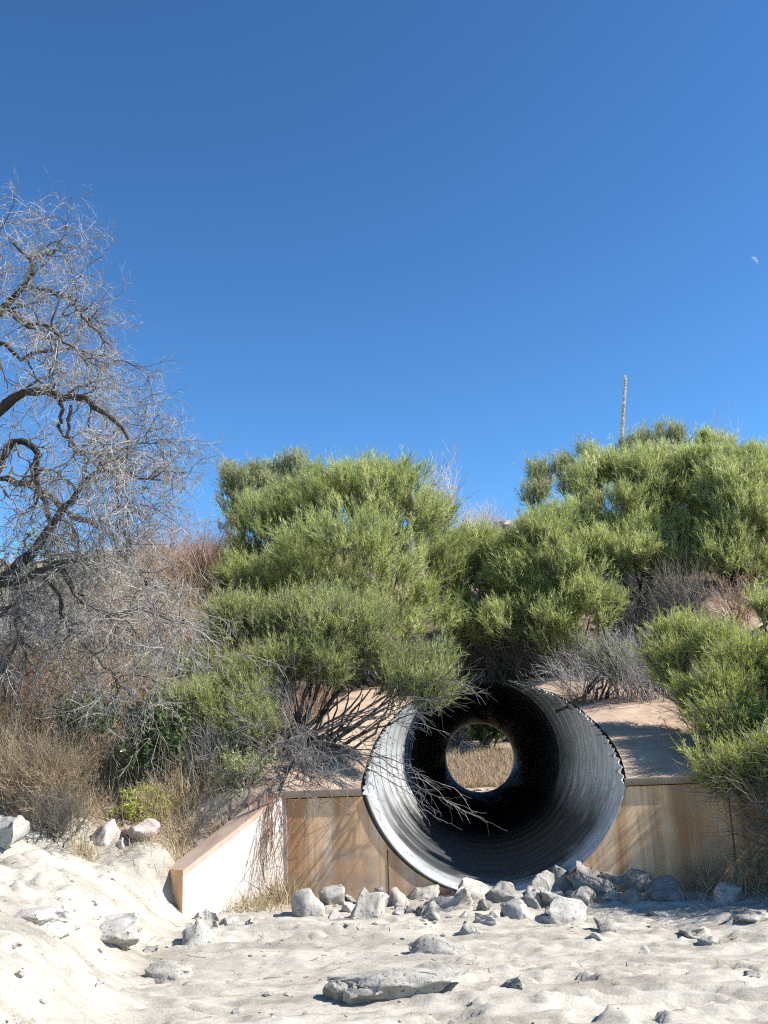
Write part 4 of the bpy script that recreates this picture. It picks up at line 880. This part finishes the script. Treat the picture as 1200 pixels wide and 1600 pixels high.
# ---- agave stalk
ab = onY(986, 15.5); top = at_y(978, 588, 15.5)
ag = empty("agave_stalk", ab, "tall dead agave flower stalk standing above the crest brooms", "agave")
m = MB(); P = np.linspace(ab, top, 14)[None]+rng.normal(size=(1, 14, 3))*.006
tubes(m, P, np.linspace(.05, .015, 14)[None], 8, .4); m.build("stalk", PALE, ag)
m = MB(); n = 1500; t = .25+.75*rng.random(n); c = ab+(top-ab)*t[:, None]; a = t*95+rng.random(n)*6.28; rd = (.05-.03*t)
o_ = c+np.c_[np.cos(a)*rd*.6, np.sin(a)*rd*.6, np.zeros(n)]
blades(m, o_, np.c_[np.cos(a), np.sin(a), .9+.3*rng.random(n)],   .085*(1.15-.6*t), .028, .15, np.clip(.65+.2*rng.normal(size=n), 0, 1)); m.build("seed_pods", PALE, ag)
m = MB(); n = 46; a = rng.random(n)*6.28; blades(m, np.repeat(ab[None], n, 0)+[0, 0, .05], np.c_[np.cos(a), np.sin(a), .3+.6*rng.random(n)], .55, .07, .1, .3+.3*rng.random(n)); m.build("leaf_rosette", OLIVE, ag)
# ------------------------------------------------------------------ the bare tree on the left
rt = np.random.default_rng(303)
TY = 1.2
def limb(pts, r0, r1, K=26):
    """pts: (px, py, Y) along the limb"""
    P = np.array([at_y(x, y, Y) for x, y, Y in pts])
    d = np.concatenate([[0], np.cumsum(np.linalg.norm(np.diff(P, axis=0), axis=1))]); t = np.linspace(0, d[-1], K)
    Q = np.stack([np.interp(t, d, P[:, k]) for k in range(3)], 1)
    S = Q.copy(); S[1:-1] = .25*Q[:-2]+.5*Q[1:-1]+.25*Q[2:]
    S[1:-1] += rt.normal(size=(K-2, 3))*.022
    return S, np.linspace(r0, r1, K)*(1+.10*rt.normal(size=K))
tb = onY(-230, 2.2)
def gpt(X, Y, Z): return None
LIMBS = [
 ([(-190, 1000, 2.0), (-150, 860, 1.9), (-120, 740, 1.6), (-80, 640, 1.4), (-40, 560, 1.2), (-10, 490, 1.1), (20, 460, 1.0), (47, 450, .9), (57, 420, .9), (50, 390, .8), (30, 385, .8), (10, 368, .7)], .17, .018),
 ([(47, 450, .9), (93, 457, .7), (107, 463, .6), (123, 487, .5), (150, 520, .4), (175, 545, .3)], .03, .010),
 ([(50, 395, .8), (85, 400, .6), (90, 385, .5), (97, 372, .4), (106, 362, .4)], .022, .006),
 ([(-30, 540, 1.2), (0, 480, .9), (20, 493, .6), (40, 508, .4), (73, 503, .2), (90, 527, .0), (110, 537, -.1), (140, 575, -.2)], .045, .012),
 ([(-60, 600, 1.4), (-20, 545, 1.8), (0, 533, 1.8), (17, 547, 1.8), (33, 562, 1.9), (53, 550, 2.0), (87, 542, 2.1), (127, 547, 2.2), (160, 557, 2.3), (190, 565, 2.3), (222, 572, 2.4)], .06, .010),
 ([(-120, 760, 1.6), (-60, 690, 1.2), (0, 643, .8), (20, 623, .6), (63, 607, .4), (93, 617, .2), (110, 633, .1), (127, 610, .0), (147, 637, -.1), (180, 650, -.2), (197, 672, -.3), (200, 710, -.3)], .11, .018),
 ([(93, 617, .2), (97, 650, .5), (93, 677, .7), (133, 710, .8), (175, 705, .9), (220, 692, 1.0), (258, 690, 1.1)], .035, .007),
 ([(-160, 880, 1.9), (-90, 790, 2.3), (0, 740, 2.5), (20, 753, 2.5), (50, 753, 2.4), (77, 777, 2.3), (97, 797, 2.2), (130, 815, 2.1), (175, 830, 2.0), (195, 870, 1.9), (230, 905, 1.8), (235, 960, 1.8)], .10, .012),
 ([(-40, 770, 2.3), (0, 730, 2.0), (17, 693, 1.8), (37, 687, 1.7), (60, 717, 1.6), (53, 747, 1.5), (75, 800, 1.4), (83, 823, 1.3)], .07, .035),
 ([(-190, 1000, 2.0), (-80, 950, 1.4), (0, 905, 1.0), (30, 890, .9), (60, 857, .8), (83, 823, .8), (97, 797, .7), (130, 760, .5), (150, 730, .3), (190, 740, .2), (250, 750, .1)], .14, .012),
 ([(-120, 960, 1.6), (-30, 920, .6), (33, 903, .2), (87, 883, .0), (110, 905, -.1), (123, 937, -.2), (170, 962, -.3), (192, 957, -.4), (230, 950, -.5), (290, 975, -.6)], .085, .010),
 ([(60, 890, .3), (85, 915, .2), (97, 967, .1), (127, 1003, .0), (160, 1035, .0), (200, 1080, .0), (245, 1130, .1)], .028, .006),
 ([(-80, 950, 1.4), (-20, 980, .8), (10, 960, .6), (22, 930, .6), (30, 990, .5), (10, 1040, .4), (5, 1100, .4)], .05, .01),
 ([(110, 633, .1), (103, 690, .2), (140, 720, .1), (180, 745, .0), (185, 800, -.1), (200, 850, -.2)], .03, .007),
 ([(-100, 560, 1.4), (-60, 470, 1.2), (-30, 400, 1.0), (-10, 380, .9), (0, 350, .9)], .06, .010),
 ([(-170, 930, 2.0), (-260, 800, 2.2), (-330, 640, 2.0), (-360, 520, 1.8)], .14, .03),
 ([(-150, 860, 1.9), (-190, 700, 2.3), (-230, 560, 2.6), (-250, 430, 2.8)], .12, .03),
]
tr = empty("bare_tree", tb, "gnarled leafless tree with dense grey twigs reaching in from the left edge", "tree")
m = MB()
tk = np.array([tb+[0, 0, -.3], tb+[.02, 0, .35], at_y(-215, 1060, 2.1), at_y(-195, 1000, 2.0), at_y(-165, 900, 1.95)])
tubes(m, tk[None], np.array([[.34, .27, .23, .2, .15]]), 12, .15); m.build("trunk", BARK, tr)
m = MB(); main = [];
for pts, a, b in LIMBS:
    P, r_ = limb(pts, a*.88, b); main.append((P, r_)); tubes(m, P[None], r_[None], 8, np.clip(.10+.35*(1-np.minimum(r_/.04, 1)), 0, 1)[None])
MP = np.array([a for a, b in main]); MR = np.array([b for a, b in main])
m.build("limbs", BARK, tr)
m = MB()
l1, r1 = sprout(MP, MR, 14, .64, .8, 9, .30, droop=.05, rr=(.022, .005), rg=rt, tmin=.2)
tubes(m, l1, r1, 5, .22+.3*rt.random(len(l1)))
l2, r2 = sprout(l1, r1, 6, .40, .75, 7, .28, droop=.07, rr=(.009, .003), rg=rt, tmin=.2)
tubes(m, l2, r2, 4, .35+.4*rt.random(len(l2)))
l3, r3 = sprout(l2, r2, 4, .25, .7, 5, .25, droop=.06, rr=(.0038, .0018), rg=rt)
tubes(m, l3, r3, 3, .5+.5*rt.random(len(l3)))
l4, r4 = sprout(l3, r3, 2, .16, .6, 4, .2, droop=.03, rr=(.0024, .0014), rg=rt)
tubes(m, l4, r4, 3, .55+.45*rt.random(len(l4)))
m.build("twigs", BARK, tr)
# drooping twig curtains where the photograph is densest
m = MB(); zones = [(60, 820, 60, 40, 1.0, 30), (120, 860, 60, 40, .6, 40), (190, 760, 55, 50, .4, 80), (235, 700, 40, 45, .8, 40), (160, 620, 55, 30, 1.0, 30), (230, 960, 50, 25, -.3, 40), (60, 990, 60, 50, .6, 40), (150, 1050, 60, 30, .2, 28), (230, 900, 60, 40, .4, 25), (60, 900, 60, 50, 1.0, 40), (240, 1000, 50, 25, -.3, 15), (20, 640, 30, 50, 1.2, 12), (20, 1060, 30, 40, .4, 25)]
for x, y, sx, sy, Y, n in zones:
    P0 = np.array([at_y(x+rt.normal()*sx*.7, y+rt.normal()*sy*.7, Y+rt.normal()*.5) for _ in range(n)])
    C = wander(P0, np.c_[rt.normal(size=(n, 2))*.8+[.35, 0], rt.normal(size=n)*.6-.2], .65, 7, .22, droop=.10, rg=rt)
    tubes(m, C, .006*np.linspace(1, .45, 7)[None]+np.zeros((n, 1)), 4, .3+.4*rt.random(n))
    s1, q1 = sprout(C, np.full(C.shape[:2], .005), 5, .34, .6, 5, .2, droop=.08, rr=(.0035, .002), rg=rt); tubes(m, s1, q1, 3, .45+.5*rt.random(len(s1)))
    s2, q2 = sprout(s1, q1, 3, .18, .6, 4, .2, droop=.05, rr=(.0024, .0014), rg=rt); tubes(m, s2, q2, 3, .5+.5*rt.random(len(s2)))
m.build("drooping_twigs", BARK, tr)
# ------------------------------------------------------------------ undergrowth on the banks
def cover(name, label, n, region, H, mat, seed, w=.005, dens=0.0, fs=1.0, spread=.6, bend=.4, avoid=True):
    r = np.random.default_rng(seed); x0, x1, y0, y1 = region
    X = r.uniform(x0, x1, n); Y = r.uniform(y0, y1, n)
    ok = fbm(X*fs, Y*fs, s=seed, o=3) > dens
    if avoid: ok &= ((X < XL-.25-.0*Y) | (X > 2.9) | (Y > 8.7)) & ((Y > .6) | (X < -3.9))
    X, Y = X[ok], Y[ok]; Z = ground(X, Y)-.02; k = len(X); P = np.stack([X, Y, Z], -1)
    m = MB(); t = np.clip(.45+.3*fbm(X*.8, Y*.8, s=seed+5, o=2)+.2*r.normal(size=k), 0, 1)
    blades(m, P, np.c_[r.normal(size=(k, 2))*spread, np.ones(k)], H*(.35+.9*r.random(k)), w*(.6+.8*r.random(k)), bend*(.3+r.random(k)), t, rg=r)
    o = m.build(name, mat); tag(o, label, kind="stuff"); o["category"] = "undergrowth"; return o
cover("dry_grass", "dry straw-coloured grass all over the left hillside", 60000, (-13, -2.6, -.4, 16), .38, STRAW, 401, dens=-.15)
cover("undergrowth", "reddish brown dry weeds all over the left hillside", 60000, (-13, -2.6, -.2, 15), .5, REDTWIG, 402, w=.006, dens=.0)
cover("undergrowth", "grey twiggy weeds among the brooms on both sides of the apron", 46000, (-11, 9, .8, 14), .45, GREYTWIG, 403, w=.006, dens=.0)
cover("dry_grass", "dry straw grass on the right-hand embankment", 26000, (2.9, 12, .5, 16), .35, STRAW, 404, dens=-.05)
cover("dry_grass", "bleached grass fringe along the crest", 26000, (-14, 9, 13.2, 19), .45, PALE, 405, w=.009, dens=-.1)
# ------------------------------------------------------------------ beyond the far end of the pipe
def far_cover(name, label, n, reg, H, mat, seed, w):
    r = np.random.default_rng(seed); X = r.uniform(reg[0], reg[1], n); Y = r.uniform(reg[2], reg[3], n); P = np.stack([X, Y, ground(X, Y)-.05], -1)
    m = MB(); blades(m, P, np.c_[r.normal(size=(n, 2))*.3, np.ones(n)], H*(.4+.8*r.random(n)), w*(.6+.8*r.random(n)), .4, np.clip(.5+.25*r.normal(size=n), 0, 1), rg=r)
    o = m.build(name, mat); tag(o, label, kind="stuff"); o["category"] = "grass"
far_cover("dry_grass", "golden dry grass seen through the far end of the pipe", 30000, (-5, 4, 37.5, 46), .52, GOLD, 501, .022)
fb = np.array([-.9, 47.5, gz(-.9, 47.5)])
def far(px, Y): p = at_y(px, 1185, Y); return np.array([p[0], Y, gz(p[0], Y)])
twiggy("leafy_bush", far(762, 46.6), 2.6, .8, "dark green bush seen through the far end of the pipe", WOOD, 26, 91, "leafy bush", (6, 4), .02, .1, .03, leaf=LEAFG, leafn=16000, leafw=.09, leafl=.15, spread=.7)
twiggy("dry_bush", far(712, 48), 3.2, 1.0, "grey bare brush seen through the left of the pipe's far end", GREYTWIG, 70, 92, "dry bush", (7, 5), .02, .12, .02, spread=.8)
twiggy("dry_bush", far(795, 50), 3.2, 1.0, "grey bare brush seen through the right of the pipe's far end", GREYTWIG, 60, 93, "dry bush", (7, 5), .02, .12, .02, spread=.8)
twiggy("dry_bush", far(740, 54), 4.5, 2.0, "tall grey thicket behind the green bush beyond the pipe", GREYTWIG, 110, 94, "dry bush", (7, 5), .025, .12, .02, spread=.9)
m = MB(); P = np.array([[at_y(722, 1157, 46.5), at_y(731, 1163, 46.4), at_y(741, 1171, 46.3)]]); tubes(m, P, np.array([[.05, .06, .045]]), 7, .95)
P2 = np.array([[P[0, 0]+[0, .3, -.9], P[0, 0]+[0, .1, -.4], P[0, 0]]]); tubes(m, P2, np.array([[.05, .05, .05]]), 7, .7); o = m.build("fallen_branch", BARK); tag(o, "bleached broken branch leaning in the brush beyond the pipe", "branch")
rock(748, 1238, 18, 8, "white rock on the bottom edge of the pipe's far opening", 'white', 160, group=None, Y=34.6, sink=.2)
rock(768, 1237, 14, 5, "small pale rock right of the white one at the pipe's far opening", 'pale', 161, group=None, Y=34.8, sink=.2)
rock(728, 1238, 14, 5, "small pale rock left of the white one at the pipe's far opening", 'pale', 162, group=None, Y=34.8, sink=.2)
# ------------------------------------------------------------------ the day moon
Dm = 900.0; mc = CAM+ray(1177.5, 408)*Dm; rM = 6.6/1556*Dm
toc = unit(CAM-mc); lit = unit(SD-toc*np.dot(SD, toc)); lit = unit(cr*.72+cu*.69); perp = unit(np.cross(toc, lit))
def moonmat():
    m_, nt, ns, lk = newmat("day_moon"); e = ns.new("ShaderNodeEmission"); e.inputs[0].default_value = (.62, .72, .85, 1); e.inputs[1].default_value = .5
    t = ns.new("ShaderNodeBsdfTransparent"); tc = ns.new("ShaderNodeTexCoord"); n = ns.new("ShaderNodeTexNoise"); n.inputs["Scale"].default_value = .4; lk.new(tc.outputs["Object"], n.inputs["Vector"])
    r = ns.new("ShaderNodeMapRange"); r.inputs[1].default_value = .3; r.inputs[2].default_value = .7; r.inputs[3].default_value = .25; r.inputs[4].default_value = .6; lk.new(n.outputs[0], r.inputs[0])
    x = ns.new("ShaderNodeMixShader"); lk.new(r.outputs[0], x.inputs[0]); lk.new(t.outputs[0], x.inputs[1]); lk.new(e.outputs[0], x.inputs[2])
    o = ns.new("ShaderNodeOutputMaterial"); lk.new(x.outputs[0], o.inputs[0]); return m_
# lit part of the globe only: between the bright limb and the terminator
nu, nv = 24, 10; V = []
for i_ in range(nu+1):
    lat = -math.pi/2+math.pi*i_/nu
    for j_ in range(nv+1):
        lon = R(-8)+(R(90)-R(-8))*j_/nv*1.0
        lon = R(18)+(math.pi/2-R(18))*j_/nv
        V.append(mc+rM*(perp*math.sin(lat)+math.cos(lat)*(lit*math.sin(lon)+toc*math.cos(lon))))
idx = np.arange((nu+1)*(nv+1)).reshape(nu+1, nv+1)
m = MB(); m.add(np.array(V), np.stack([idx[:-1, :-1], idx[1:, :-1], idx[1:, 1:], idx[:-1, 1:]], -1).reshape(-1, 4))
mo = m.build("moon", moonmat()); tag(mo, "faint white crescent moon in the blue daytime sky", "moon")
